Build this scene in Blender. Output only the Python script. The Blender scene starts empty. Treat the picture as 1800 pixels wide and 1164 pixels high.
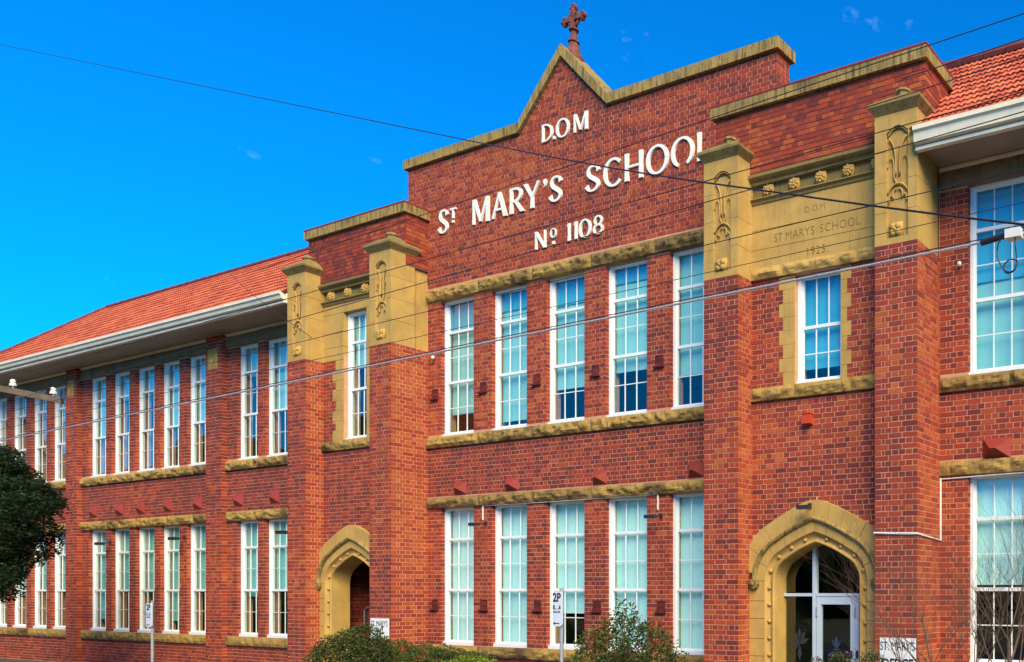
import bpy, math, random
import numpy as np
from mathutils import Vector, Matrix, noise

random.seed(11)
R = math.radians
scene = bpy.context.scene
C = scene.collection

# ---------------------------------------------------------------- camera
EYE = 2.2
cam_d = bpy.data.cameras.new('camera')
cam = bpy.data.objects.new('camera', cam_d); C.objects.link(cam)
cam.location = (0, 0, EYE); cam.rotation_euler = (R(90), 0, R(24.09))
cam_d.sensor_width = 36.0; cam_d.lens = 36 * 1453.4 / 1800
cam_d.shift_x = -800 / 1800; cam_d.shift_y = 458 / 1800
cam_d.clip_end = 3000
scene.camera = cam

# ---------------------------------------------------------------- sky, sun, exposure
SUN_AZ, SUN_EL = 50.0, 40.0          # degrees: from straight in front of the facade towards the right, and up
az = R(SUN_AZ); el = R(SUN_EL)
to_sun = Vector((math.sin(az) * math.cos(el), -math.cos(az) * math.cos(el), math.sin(el)))
world = bpy.data.worlds.new('World'); scene.world = world; world.use_nodes = True
nt = world.node_tree; nt.nodes.clear()
sky = nt.nodes.new('ShaderNodeTexSky'); sky.sky_type = 'NISHITA'; sky.sun_disc = False
sky.sun_elevation = el; sky.sun_rotation = math.atan2(to_sun.x, to_sun.y)
sky.air_density = 1.0; sky.dust_density = 0.3; sky.ozone_density = 3.0
tint = nt.nodes.new('ShaderNodeMix'); tint.data_type = 'RGBA'; tint.blend_type = 'MULTIPLY'; tint.inputs[0].default_value = 1.0
tint.inputs[7].default_value = (0.006, 0.71, 1.36, 1)
tc = nt.nodes.new('ShaderNodeTexCoord')
mp = nt.nodes.new('ShaderNodeMapping'); mp.inputs['Scale'].default_value = (5.0, 5.0, 7.0); mp.inputs['Location'].default_value = (9.36, 0.28, 56.596)
nz = nt.nodes.new('ShaderNodeTexNoise'); nz.inputs['Scale'].default_value = 2.4; nz.inputs['Detail'].default_value = 7; nz.inputs['Roughness'].default_value = 0.6
cr = nt.nodes.new('ShaderNodeValToRGB'); cr.color_ramp.elements[0].position = 0.64; cr.color_ramp.elements[1].position = 0.90
cr.color_ramp.elements[1].color = (0.8, 0.8, 0.8, 1)
cl = nt.nodes.new('ShaderNodeMix'); cl.data_type = 'RGBA'; cl.inputs[7].default_value = (2.6, 4.6, 6.2, 1)
bg = nt.nodes.new('ShaderNodeBackground'); bg.inputs[1].default_value = 0.13
wo = nt.nodes.new('ShaderNodeOutputWorld')
L = nt.links.new
L(sky.outputs[0], tint.inputs[6]); L(tc.outputs['Generated'], mp.inputs[0]); L(mp.outputs[0], nz.inputs[0]); L(nz.outputs[0], cr.inputs[0])
L(cr.outputs[0], cl.inputs[0]); L(tint.outputs[2], cl.inputs[6]); L(cl.outputs[2], bg.inputs[0]); L(bg.outputs[0], wo.inputs[0])

sun_d = bpy.data.lights.new('sun', 'SUN'); sun_d.energy = 4.6; sun_d.angle = R(40); sun_d.color = (1.0, 0.84, 0.50)
sun = bpy.data.objects.new('sun', sun_d); C.objects.link(sun)
sun.rotation_euler = to_sun.to_track_quat('Z', 'Y').to_euler(); sun.location = (10, -20, 30)

scene.view_settings.view_transform = 'Standard'; scene.view_settings.look = 'None'
scene.view_settings.exposure = 0.62; scene.view_settings.gamma = 1.0; scene.view_settings.use_curve_mapping = False
scene.render.engine = 'CYCLES'
scene.cycles.max_bounces = 5; scene.cycles.transparent_max_bounces = 16

# ---------------------------------------------------------------- helpers
class MB:
    """collects faces, optionally a colour per vertex, and links them as one mesh object"""
    def __init__(s): s.v = []; s.f = []; s.c = []
    def add(s, vs, fs, col=None):
        b = len(s.v); s.v += [tuple(p) for p in vs]; s.f += [tuple(i + b for i in q) for q in fs]
        if col is not None: s.c += [col] * len(vs)
    def box(s, x0, x1, y0, y1, z0, z1, col=None):
        s.add([(x0,y0,z0),(x1,y0,z0),(x1,y1,z0),(x0,y1,z0),(x0,y0,z1),(x1,y0,z1),(x1,y1,z1),(x0,y1,z1)],
              [(0,3,2,1),(4,5,6,7),(0,1,5,4),(1,2,6,5),(2,3,7,6),(3,0,4,7)], col)
    def prism(s, poly, axis, a, b, col=None):
        """poly: (p,q) points; axis 'x': p=y,q=z swept in x; 'y': p=x,q=z swept in y; 'z': p=x,q=y swept in z"""
        def m(p, q, t): return (t,p,q) if axis == 'x' else (p,t,q) if axis == 'y' else (p,q,t)
        n = len(poly)
        s.add([m(p,q,a) for p,q in poly] + [m(p,q,b) for p,q in poly],
              [tuple(range(n)), tuple(reversed(range(n, 2*n)))] + [(i, i+n, (i+1) % n + n, (i+1) % n) for i in range(n)], col)
    def tube(s, pts, rad, n=6, col=None, caps=True):
        pts = [Vector(p) for p in pts]; rs = rad if isinstance(rad, (list, tuple)) else [rad] * len(pts)
        vs = []; k = len(pts); ref = None
        for i, p in enumerate(pts):
            d = (pts[min(i+1,k-1)] - pts[max(i-1,0)]).normalized()
            if ref is None: ref = Vector((0,0,1)) if abs(d.z) < .9 else Vector((1,0,0))
            a = d.cross(ref).normalized(); b = d.cross(a).normalized(); ref = a.cross(d) * -1 if False else ref
            for j in range(n):
                t = 2*math.pi*j/n; vs.append(p + (a*math.cos(t) + b*math.sin(t)) * rs[i])
        fs = [(i*n+j, i*n+(j+1)%n, (i+1)*n+(j+1)%n, (i+1)*n+j) for i in range(k-1) for j in range(n)]
        if caps: fs += [tuple(reversed(range(n))), tuple(range((k-1)*n, k*n))]
        s.add(vs, fs, col)
    def lathe(s, prof, cx, cy, n=10, col=None):
        k = len(prof); vs = [(cx + r*math.cos(2*math.pi*j/n), cy + r*math.sin(2*math.pi*j/n), z) for r, z in prof for j in range(n)]
        fs = [(i*n+j, i*n+(j+1)%n, (i+1)*n+(j+1)%n, (i+1)*n+j) for i in range(k-1) for j in range(n)]
        fs += [tuple(reversed(range(n))), tuple(range((k-1)*n, k*n))]
        s.add(vs, fs, col)
    def ball(s, c, r, n=8, m=6, bump=0.0, sy=1.0, col=None):
        vs = []; fs = []
        for i in range(m+1):
            t = math.pi*i/m
            for j in range(n):
                q = 2*math.pi*j/n; k = r*(1 + bump*math.cos(3*q+i)*math.sin(t))
                vs.append((c[0]+k*math.sin(t)*math.cos(q), c[1]+sy*k*math.sin(t)*math.sin(q), c[2]+k*math.cos(t)))
        for i in range(m):
            for j in range(n): fs.append((i*n+j, (i+1)*n+j, (i+1)*n+(j+1)%n, i*n+(j+1)%n))
        s.add(vs, fs, col)
    def mesh(s, name, mat, smooth=False):
        me = bpy.data.meshes.new(name); me.from_pydata(s.v, [], s.f)
        if s.c:
            at = me.color_attributes.new('Col', 'FLOAT_COLOR', 'POINT')
            at.data.foreach_set('color', np.array([(c[0],c[1],c[2],1.0) for c in s.c], dtype=np.float32).ravel())
        if mat: me.materials.append(mat)
        if smooth: me.polygons.foreach_set('use_smooth', [True]*len(me.polygons))
        me.update(); return me
    def build(s, name, mat, parent=None, smooth=False, kind=None):
        return place(name, s.mesh(name, mat, smooth), parent, kind=kind)

def base_of(o):
    while o.parent: o = o.parent
    return o
def place(name, me, parent=None, loc=(0,0,0), rot=(0,0,0), kind=None):
    o = bpy.data.objects.new(name, me); C.objects.link(o); o.location = loc; o.rotation_euler = rot
    if parent is not None: attach(o, parent)
    if kind: o['kind'] = kind
    return o
def own_matrix(o):                    # chain of parents is translation (+ small turns) only
    m = Matrix.LocRotScale(o.location, o.rotation_euler, o.scale)
    return own_matrix(o.parent) @ o.matrix_parent_inverse @ m if o.parent else m
def attach(o, parent):
    o.parent = parent; o.matrix_parent_inverse = own_matrix(parent).inverted()
def thing(name, label, cat, loc=(0,0,0), group=None):
    o = bpy.data.objects.new(name, None); C.objects.link(o); o.location = loc; o.empty_display_size = .3
    return tag(o, label, cat, group)
def tag(o, label, cat, group=None):
    o['label'] = label; o['category'] = cat
    if group: o['group'] = group
    return o
def smooth_pts(pts, k=5):
    """Catmull-Rom through tuples of any length"""
    out = []; n = len(pts)
    for i in range(n-1):
        p0, p1, p2, p3 = (np.array(pts[max(i-1,0)]), np.array(pts[i]), np.array(pts[i+1]), np.array(pts[min(i+2,n-1)]))
        for j in range(k):
            t = j/k; out.append(tuple(.5*((2*p1)+(-p0+p2)*t+(2*p0-5*p1+4*p2-p3)*t*t+(-p0+3*p1-3*p2+p3)*t**3)))
    out.append(tuple(pts[-1])); return out

# ---------------------------------------------------------------- materials
def mat(name, build):
    m = bpy.data.materials.new(name); m.use_nodes = True; t = m.node_tree; t.nodes.clear()
    out = t.nodes.new('ShaderNodeOutputMaterial'); build(t, out); return m
def N(t, typ, **kw):
    n = t.nodes.new(typ)
    for k, v in kw.items():
        if k in n.inputs: n.inputs[k].default_value = v
        else: setattr(n, k, v)
    return n
def coords(t, scale=(1,1,1)):
    c = N(t, 'ShaderNodeTexCoord'); m = N(t, 'ShaderNodeMapping'); m.inputs['Scale'].default_value = scale
    t.links.new(c.outputs['Object'], m.inputs[0]); return m.outputs[0]
def noise_n(t, vec, scale, detail=4, rough=.55):
    n = N(t, 'ShaderNodeTexNoise'); n.inputs['Scale'].default_value = scale; n.inputs['Detail'].default_value = detail; n.inputs['Roughness'].default_value = rough
    t.links.new(vec, n.inputs['Vector']); return n.outputs[0]
def ramp(t, fac, a, b, ca=(0,0,0,1), cb=(1,1,1,1)):
    r = N(t, 'ShaderNodeValToRGB'); e = r.color_ramp.elements
    e[0].position = a; e[1].position = b; e[0].color = ca; e[1].color = cb
    t.links.new(fac, r.inputs[0]); return r.outputs[0]
def mixc(t, fac, a, b, mode='MIX'):
    m = N(t, 'ShaderNodeMix', data_type='RGBA', blend_type=mode)
    for s, v in ((0, fac), (6, a), (7, b)):
        if hasattr(v, 'links'): t.links.new(v, m.inputs[s])
        else: m.inputs[s].default_value = v if s == 0 or len(v) == 4 else (*v, 1)
    return m.outputs[2]
def finish(t, out, col, rough=.8, bump=None, dist=.01, spec=.3, metal=0.0, strength=.6):
    b = N(t, 'ShaderNodeBsdfPrincipled')
    if hasattr(col, 'links'): t.links.new(col, b.inputs['Base Color'])
    else: b.inputs['Base Color'].default_value = (*col, 1)
    if hasattr(rough, 'links'): t.links.new(rough, b.inputs['Roughness'])
    else: b.inputs['Roughness'].default_value = rough
    b.inputs['Specular IOR Level'].default_value = spec; b.inputs['Metallic'].default_value = metal
    if bump is not None:
        n = N(t, 'ShaderNodeBump'); n.inputs['Distance'].default_value = dist; n.inputs['Strength'].default_value = strength
        t.links.new(bump, n.inputs['Height']); t.links.new(n.outputs[0], b.inputs['Normal'])
    t.links.new(b.outputs[0], out.inputs[0]); return b

def brick_mat(t, out):
    a = N(t, 'ShaderNodeAttribute', attribute_name='Col')
    v = coords(t); n1 = noise_n(t, v, 34, 5, .65); n2 = noise_n(t, v, 130, 3)
    c = mixc(t, ramp(t, n1, .30, .75), a.outputs['Color'], (.25,.04,.026), 'MIX')
    c = mixc(t, .62, a.outputs['Color'], c)
    pale = ramp(t, noise_n(t, v, 9, 6, .7), .62, .80)
    c = mixc(t, mixc(t, .15, (0,0,0), pale), c, (.50,.24,.16))
    soot = ramp(t, noise_n(t, coords(t, (.5,.5,.22)), 1.7, 5, .6), .55, .78)
    c = mixc(t, mixc(t, .22, (0,0,0), soot), c, (.10,.045,.04))
    finish(t, out, c, .85, n2, .004, .2)
M = {}
M['brick'] = mat('brick', brick_mat)
def plain(col, var=.25, scale=8, rough=.8, bumps=60, dist=.004, spec=.3, metal=0.0, dark=None):
    def f(t, out):
        v = coords(t); n = ramp(t, noise_n(t, v, scale, 6, .65), .3, .75)
        d = dark or tuple(x*(1-var) for x in col)
        finish(t, out, mixc(t, n, d, col), rough, noise_n(t, v, bumps, 4), dist, spec, metal)
    return f
M['mortar'] = mat('mortar', plain((.68,.33,.20), .30, 5, .9))
M['mortar_dark'] = mat('mortar_dark', plain((.20,.07,.05), .5, 5, .9))
def stone_mat(base, dark, streak=.5, big=.5, lichen=0.0, rough_d=.012, rough_s=26, s0=.50, s1=.74):
    def f(t, out):
        v = coords(t); vs = coords(t, (5, 5, .7))
        n1 = ramp(t, noise_n(t, v, 2.2, 6, .65), .32, .72)
        c = mixc(t, n1, tuple(x*.74 for x in base), base)
        st = ramp(t, noise_n(t, vs, 3.0, 5, .7), s0, s1)
        c = mixc(t, mixc(t, streak, (0,0,0), st), c, dark)
        bg_ = ramp(t, noise_n(t, v, .9, 6, .7), .53, .68)
        c = mixc(t, mixc(t, big, (0,0,0), bg_), c, dark)
        if lichen:
            li = ramp(t, noise_n(t, v, 5, 5, .7), .62, .68)
            c = mixc(t, mixc(t, lichen, (0,0,0), li), c, (.34,.33,.06))
        finish(t, out, c, .9, noise_n(t, v, rough_s, 6, .6), rough_d, .2)
    return f
STONE = (.55,.34,.10)
M['stone'] = mat('sandstone', stone_mat(STONE, (.15,.09,.035), .32, .28, rough_d=.006, rough_s=40))
M['rock'] = mat('rock_faced_sandstone', stone_mat((.43,.265,.075), (.055,.038,.022), .6, .9, rough_d=.03, rough_s=14))
M['coping'] = mat('weathered_coping', stone_mat((.41,.275,.09), (.06,.045,.03), 1.0, .6, rough_d=.012, s0=.46, s1=.68))
M['rock_dark'] = mat('soot_stained_sandstone', stone_mat((.30,.185,.06), (.035,.026,.018), .7, 1.0, rough_d=.03, rough_s=14))
M['cap'] = mat('weathered_cap_stone', stone_mat((.30,.21,.075), (.05,.04,.028), .7, .6, .35, rough_d=.015))
M['frieze'] = mat('weathered_frieze_stone', stone_mat((.27,.185,.06), (.045,.035,.025), .5, .6, rough_d=.012))
M['greystone'] = mat('grey_lintel_stone', stone_mat((.24,.175,.10), (.055,.042,.03), .75, .4, rough_d=.015))
M['letter_cut'] = mat('cut_letter_shade', plain((.25,.15,.04), .3))
M['white'] = mat('white_paint', plain((.80,.82,.82), .06, 3, .45, 90, .001, .5))
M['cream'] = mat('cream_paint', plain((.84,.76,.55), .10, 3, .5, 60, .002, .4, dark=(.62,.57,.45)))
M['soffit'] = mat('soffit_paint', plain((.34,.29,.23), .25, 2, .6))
M['letter'] = mat('cream_letter', plain((.86,.83,.74), .10, 6, .5, 60, .002))
M['vent'] = mat('red_vent_paint', plain((.31,.042,.028), .25, 5, .55))
M['vent_dark'] = mat('dark_red_vent', plain((.13,.022,.018), .3, 5, .6))
M['terracotta'] = mat('terracotta', plain((.36,.08,.05), .5, 9, .8))
M['cross'] = mat('pink_terracotta', plain((.30,.10,.08), .75, 9, .85, 30, .01))
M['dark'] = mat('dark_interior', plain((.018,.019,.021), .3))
M['room'] = mat('room_wall', plain((.075,.10,.105), .3, 1))
M['black_metal'] = mat('black_metal', plain((.03,.03,.035), .3, 5, .4, 60, .001, .5))
M['pipe'] = mat('white_pipe', plain((.75,.74,.70), .15, 6, .5))
M['alu'] = mat('pale_blue_aluminium', plain((.50,.58,.68), .12, 3, .4, 60, .001, .5))
M['galv'] = mat('galvanised_steel', plain((.46,.50,.55), .25, 10, .45, 60, .001, .5, .5))
M['signwhite'] = mat('sign_white', plain((.82,.83,.83), .06, 3, .4))
M['ink'] = mat('sign_black', plain((.02,.025,.03), .2, 3, .5))
M['signblue'] = mat('sign_pale', plain((.62,.68,.80), .06, 3, .4))
M['wire'] = mat('dark_cable', plain((.03,.028,.03), .3, 5, .5))
M['wire_silver'] = mat('silver_cable', plain((.55,.52,.56), .5, 60, .4, 60, .001, .5))
M['porcelain'] = mat('white_porcelain', plain((.8,.78,.74), .1, 5, .2))
M['wood'] = mat('weathered_timber', plain((.16,.12,.09), .5, 6, .9))
M['blue_box'] = mat('blue_plastic', plain((.03,.10,.45), .2, 5, .4))
M['bark'] = mat('bark', plain((.13,.085,.06), .5, 14, .95, 30, .02))
M['twig'] = mat('twig_bark', plain((.15,.095,.065), .5, 14, .95))
M['crest'] = mat('crest_print', plain((.035,.055,.13), .2, 5, .7))
M['leafprint'] = mat('etched_print', plain((.03,.033,.038), .2, 5, .8))
M['signal_red'] = mat('red_box_paint', plain((.55,.06,.02), .15, 5, .45))
def blind(col):
    def f(t, out):
        v = coords(t); n = noise_n(t, v, 1.2, 3)
        finish(t, out, mixc(t, n, tuple(x*.82 for x in col), col), .7, noise_n(t, v, 200, 2), .001, .2)
    return f
M['blind_mint'] = mat('mint_blind', blind((.70,.97,.96)))
M['blind_teal'] = mat('teal_blind', blind((.36,.70,.68)))
M['blind_sky'] = mat('sky_reflection_blind', blind((.08,.48,.70)))  # blue of the reflected sky put into the blind colour
def glass_mat(t, out):
    ge = N(t, 'ShaderNodeNewGeometry'); dt = N(t, 'ShaderNodeVectorMath', operation='DOT_PRODUCT'); ab = N(t, 'ShaderNodeMath', operation='ABSOLUTE'); om = N(t, 'ShaderNodeMath', operation='SUBTRACT'); om.inputs[0].default_value = 1.0
    pw = N(t, 'ShaderNodeMath', operation='POWER'); pw.inputs[1].default_value = 5.0
    t.links.new(ge.outputs['Normal'], dt.inputs[0]); t.links.new(ge.outputs['Incoming'], dt.inputs[1]); t.links.new(dt.outputs['Value'], ab.inputs[0]); t.links.new(ab.outputs[0], om.inputs[1]); t.links.new(om.outputs[0], pw.inputs[0])
    mul = N(t, 'ShaderNodeMath', operation='MULTIPLY_ADD'); mul.inputs[1].default_value = .94; mul.inputs[2].default_value = .06
    t.links.new(pw.outputs[0], mul.inputs[0])
    tr = N(t, 'ShaderNodeBsdfTransparent'); tr.inputs[0].default_value = (.92,.99,.985,1)
    gl = N(t, 'ShaderNodeBsdfGlossy'); gl.inputs['Roughness'].default_value = .015; gl.inputs[0].default_value = (.97,1,.98,1)
    bp = N(t, 'ShaderNodeBump'); bp.inputs['Distance'].default_value = .004; bp.inputs['Strength'].default_value = .12
    t.links.new(noise_n(t, coords(t), 3.0, 2), bp.inputs['Height']); t.links.new(bp.outputs[0], gl.inputs['Normal'])
    mx = N(t, 'ShaderNodeMixShader')
    t.links.new(mul.outputs[0], mx.inputs[0]); t.links.new(tr.outputs[0], mx.inputs[1]); t.links.new(gl.outputs[0], mx.inputs[2]); t.links.new(mx.outputs[0], out.inputs[0])
M['glass'] = mat('window_glass', glass_mat)
def tile_mat(t, out):
    oi = N(t, 'ShaderNodeNewGeometry'); inf = N(t, 'ShaderNodeObjectInfo'); ad = N(t, 'ShaderNodeMath', operation='ADD'); fr = N(t, 'ShaderNodeMath', operation='FRACT')
    t.links.new(oi.outputs['Random Per Island'], ad.inputs[0]); t.links.new(inf.outputs['Random'], ad.inputs[1]); t.links.new(ad.outputs[0], fr.inputs[0])
    r = N(t, 'ShaderNodeValToRGB'); e = r.color_ramp.elements
    e[0].color = (.32,.06,.03,1); e[1].color = (.52,.135,.055,1); m_ = e.new(.5); m_.color = (.44,.085,.04,1)
    t.links.new(fr.outputs[0], r.inputs[0])
    v = coords(t); n = ramp(t, noise_n(t, v, 7, 5, .7), .55, .8)
    c = mixc(t, mixc(t, .5, (0,0,0), n), r.outputs[0], (.16,.05,.04))
    finish(t, out, c, .7, noise_n(t, v, 50, 4), .004, .3)
M['tile'] = mat('roof_tile', tile_mat)
M['ridge'] = mat('ridge_tile', plain((.20,.045,.04), .4, 6, .8))
def leaf_mat(t, out):
    a = N(t, 'ShaderNodeAttribute', attribute_name='Col')
    b = finish(t, out, a.outputs['Color'], .6, None, spec=.15)
    tl = N(t, 'ShaderNodeBsdfTranslucent'); t.links.new(a.outputs['Color'], tl.inputs[0])
    mx = N(t, 'ShaderNodeMixShader'); mx.inputs[0].default_value = .25
    t.links.new(b.outputs[0], mx.inputs[1]); t.links.new(tl.outputs[0], mx.inputs[2]); t.links.new(mx.outputs[0], out.inputs[0])
M['leaf'] = mat('leaf', leaf_mat)
M['soil'] = mat('garden_soil', plain((.12,.085,.055), .5, 3, .95, 20, .03))
M['ground'] = mat('dry_grass_ground', plain((.16,.13,.07), .5, .8, .95, 12, .03))
M['asphalt'] = mat('asphalt', plain((.055,.055,.058), .3, 3, .9, 80, .006))
M['concrete'] = mat('concrete', plain((.34,.32,.29), .25, 2, .9, 40, .004))

# ---------------------------------------------------------------- the setting: ground, path, road
def sheet(name, x0, x1, y0, y1, z, m):
    b = MB(); b.add([(x0,y0,z),(x1,y0,z),(x1,y1,z),(x0,y1,z)], [(0,1,2,3)]); return b.build(name, M[m], kind='structure')
sheet('ground', -900, 900, -900, 900, 0, 'ground')
b = MB(); b.box(-120, 60, 5.2, 8.6, -.2, .12); b.build('footpath', M['concrete'], kind='structure')
sheet('road', -120, 60, -6.0, 4.9, .004, 'asphalt')
b = MB(); b.box(-120, 60, 4.904, 5.196, -.2, .128); b.build('kerb', M['concrete'], kind='structure')
sheet('garden_bed', -41, -2, 8.65, 11.9, .008, 'soil')

wd = MB(); rnd = random.Random(4)
for k in range(150):
    a_ = R(180 + 200*(k/149.0) - 10); rr_ = rnd.uniform(46, 60); hh = rnd.uniform(6, 13); cx_, cy_ = -8 + rr_*math.cos(a_), rr_*math.sin(a_)
    for j in range(3): wd.ball((cx_ + rnd.uniform(-2,2), cy_ + rnd.uniform(-2,2), hh*(.30 + .22*j)), hh*(.42 - .08*j), 9, 7, .22, 1.0, (.03, .05, .018))
wd.build('far_woodland', M['leaf'], kind='stuff')
# ---------------------------------------------------------------- the school building
W, ENT, PIL = 11.95, 11.53, 11.15        # y of the main wall, of the entrance bays, of the pillar fronts
XC = -14.25
ZGS0, ZGS1 = .80, 1.02                   # ground floor sill
ZGL0, ZGL1 = 4.04, 4.27                  # ground floor lintel
ZFS0, ZFS1 = 5.38, 5.61                  # first floor sill
ZFL0, ZFL1 = 8.62, 8.88                  # first floor lintel
XL, XR = -41.4, -2.6                     # ends of the building
P1, P2, P3, P4 = (-22.36,-21.66), (-19.26,-18.53), (-9.94,-9.22), (-6.55,-5.82)
school = thing('school_building', 'two storey red brick school with sandstone trim, tall white windows and a central gable', 'building', (XC, 14, 0))

COURSE, JOINT = .086, .0145
allbricks = []                            # (verts, colour, size on the picture, section name)
def pick_colour(x, z, tone):
    k = random.random() + .9*noise.noise(Vector((x*.35, z*.5, 3.1))) * .5 + tone
    if k < .13: c = (.13,.030,.030)
    elif k < .40: c = (.235,.038,.027)
    elif k < .76: c = (.33,.050,.025)
    elif k < .97: c = (.40,.070,.025)
    else: c = (.46,.110,.032)
    s = random.uniform(.86, 1.12); return (c[0]*s, c[1]*s, c[2]*s)
def fill_course(a, b, header, rev=False):
    """bricks of one course of an English bond wall between two ends"""
    out = []; Ls = .24
    seq = []; x = 0; n = b - a
    if n < .04: return []
    if header:
        seq = [.12, .06] if n > .40 else []
        x = sum(seq)
        while x < n: seq.append(.12); x += .12
    else:
        while x < n: seq.append(Ls); x += Ls
    x = 0
    for l in seq:
        e = min(x + l, n)
        if n - e < .045: e = n
        if e - x > .02: out.append((x, e))
        x = e
        if x >= n: break
    if rev: out = [(n - q, n - p) for p, q in out]
    return [(a + p, a + q) for p, q in out]
def bricks(face, c0, c1, z0, z1, pos, excl=(), tone=0.0, parity=0, proud=.005, sect='wall', rev=False, limit=None, jit=.0016):
    """face 'f': wall looking to -y at y=pos, c along x; face 'r'/'l': looking to +x/-x at x=pos, c along y"""
    k0 = int(math.ceil((z0 - .02)/COURSE)); k1 = int((z1 + .02)/COURSE)
    for k in range(k0, k1 + 1):
        za, zb = k*COURSE + JOINT/2, (k+1)*COURSE - JOINT/2
        za, zb = max(za, z0), min(zb, z1)
        if zb - za < .03: continue
        zm = .5*(za + zb)
        a, b = (c0, c1) if limit is None else limit(zm)
        if b - a < .04: continue
        iv = [(a, b)]
        for ex in excl:
            r = ex(zm) if callable(ex) else ((ex[0], ex[1]) if ex[2] < zm < ex[3] else None)
            if not r: continue
            nv = []
            for p, q in iv:
                if r[1] <= p or r[0] >= q: nv.append((p, q)); continue
                if r[0] > p: nv.append((p, r[0]))
                if r[1] < q: nv.append((r[1], q))
            iv = nv
        for p, q in iv:
            for s, e in fill_course(p, q, (k + parity) % 2 == 1, rev):
                s += JOINT/2 if s > p + 1e-6 else 0; e -= JOINT/2 if e < q - 1e-6 else 0
                if e - s < .015: continue
                d = proud + random.uniform(-.0018, .0022)
                j = lambda: random.uniform(-jit, jit)
                if face == 'f':
                    vs = [(s+j(), pos-d, za+j()), (e+j(), pos-d, za+j()), (e+j(), pos-d, zb+j()), (s+j(), pos-d, zb+j()), (s, pos+.003, za), (e, pos+.003, za), (e, pos+.003, zb), (s, pos+.003, zb)]
                    X, Y = .5*(s+e), pos
                elif face == 'r':
                    vs = [(pos+d, s+j(), za+j()), (pos+d, e+j(), za+j()), (pos+d, e+j(), zb+j()), (pos+d, s+j(), zb+j()), (pos-.003, s, za), (pos-.003, e, za), (pos-.003, e, zb), (pos-.003, s, zb)]
                    X, Y = pos, .5*(s+e)
                else:
                    vs = [(pos-d, e+j(), za+j()), (pos-d, s+j(), za+j()), (pos-d, s+j(), zb+j()), (pos-d, e+j(), zb+j()), (pos+.003, e, za), (pos+.003, s, za), (pos+.003, s, zb), (pos+.003, e, zb)]
                    X, Y = pos, .5*(s+e)
                sz = 0
                if face == 'f':
                    dd = -X*math.sin(R(24.09)) + Y*math.cos(R(24.09)); u = 1700 + 1453.4*(X*math.cos(R(24.09)) + Y*math.sin(R(24.09)))/dd; v = 1040 - 1453.4*(zm-EYE)/dd
                    if 0 < u < 1775 and 10 < v < 1110: sz = (e-s)*(zb-za)*Y/dd**3
                allbricks.append((vs, pick_colour(X+Y, zm, tone), sz, sect))
BF = [(0,1,2,3),(0,4,5,1),(1,5,6,2),(2,6,7,3),(3,7,4,0)]

def wall_mesh(x0, x1, z0, z1, yf, yb, holes):
    xs = sorted({x0, x1, *[h[0] for h in holes], *[h[1] for h in holes]}); zs = sorted({z0, z1, *[h[2] for h in holes], *[h[3] for h in holes]})
    xs = [x for x in xs if x0 <= x <= x1]; zs = [z for z in zs if z0 <= z <= z1]
    nx, nz_ = len(xs)-1, len(zs)-1
    solid = [[not any(h[0] < .5*(xs[i]+xs[i+1]) < h[1] and h[2] < .5*(zs[k]+zs[k+1]) < h[3] for h in holes) for k in range(nz_)] for i in range(nx)]
    S = lambda i, k: 0 <= i < nx and 0 <= k < nz_ and solid[i][k]
    b = MB()
    for i in range(nx):
        for k in range(nz_):
            if not solid[i][k]: continue
            a, c, e, g = xs[i], xs[i+1], zs[k], zs[k+1]
            b.add([(a,yf,e),(c,yf,e),(c,yf,g),(a,yf,g)], [(0,1,2,3)]); b.add([(a,yb,e),(c,yb,e),(c,yb,g),(a,yb,g)], [(3,2,1,0)])
            if not S(i-1,k): b.add([(a,yf,e),(a,yb,e),(a,yb,g),(a,yf,g)], [(3,2,1,0)])
            if not S(i+1,k): b.add([(c,yf,e),(c,yb,e),(c,yb,g),(c,yf,g)], [(0,1,2,3)])
            if not S(i,k-1): b.add([(a,yf,e),(c,yf,e),(c,yb,e),(a,yb,e)], [(3,2,1,0)])
            if not S(i,k+1): b.add([(a,yf,g),(c,yf,g),(c,yb,g),(a,yb,g)], [(0,1,2,3)])
    return b

# ---- window openings (x0, x1, z0, z1) per wall
WW = 1.09
cen_win = [(XC + k*1.652 - WW/2, XC + k*1.652 + WW/2) for k in (-2,-1,0,1,2)]
left_win = [(-40.95,-39.96), (-39.68,-38.55), (-38.22,-37.12), (-36.83,-35.84), (-34.36,-33.28), (-32.96,-31.89), (-31.55,-30.48), (-30.17,-29.13), (-28.75,-27.74), (-26.27,-25.28), (-24.97,-23.97)]
right_win = [(-5.33,-4.24), (-3.70,-2.75)]
def two(ws): return [(a, c, ZGS1, ZGL0 + .02) for a, c in ws] + [(a, c, ZFS1, ZFL0 + .02) for a, c in ws]
E2C = -7.885; E1C = -20.46
e2_win = (-8.33, -7.42, 5.66, 7.54); e1_win = (-20.88, -20.02, 5.66, 8.63)

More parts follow.
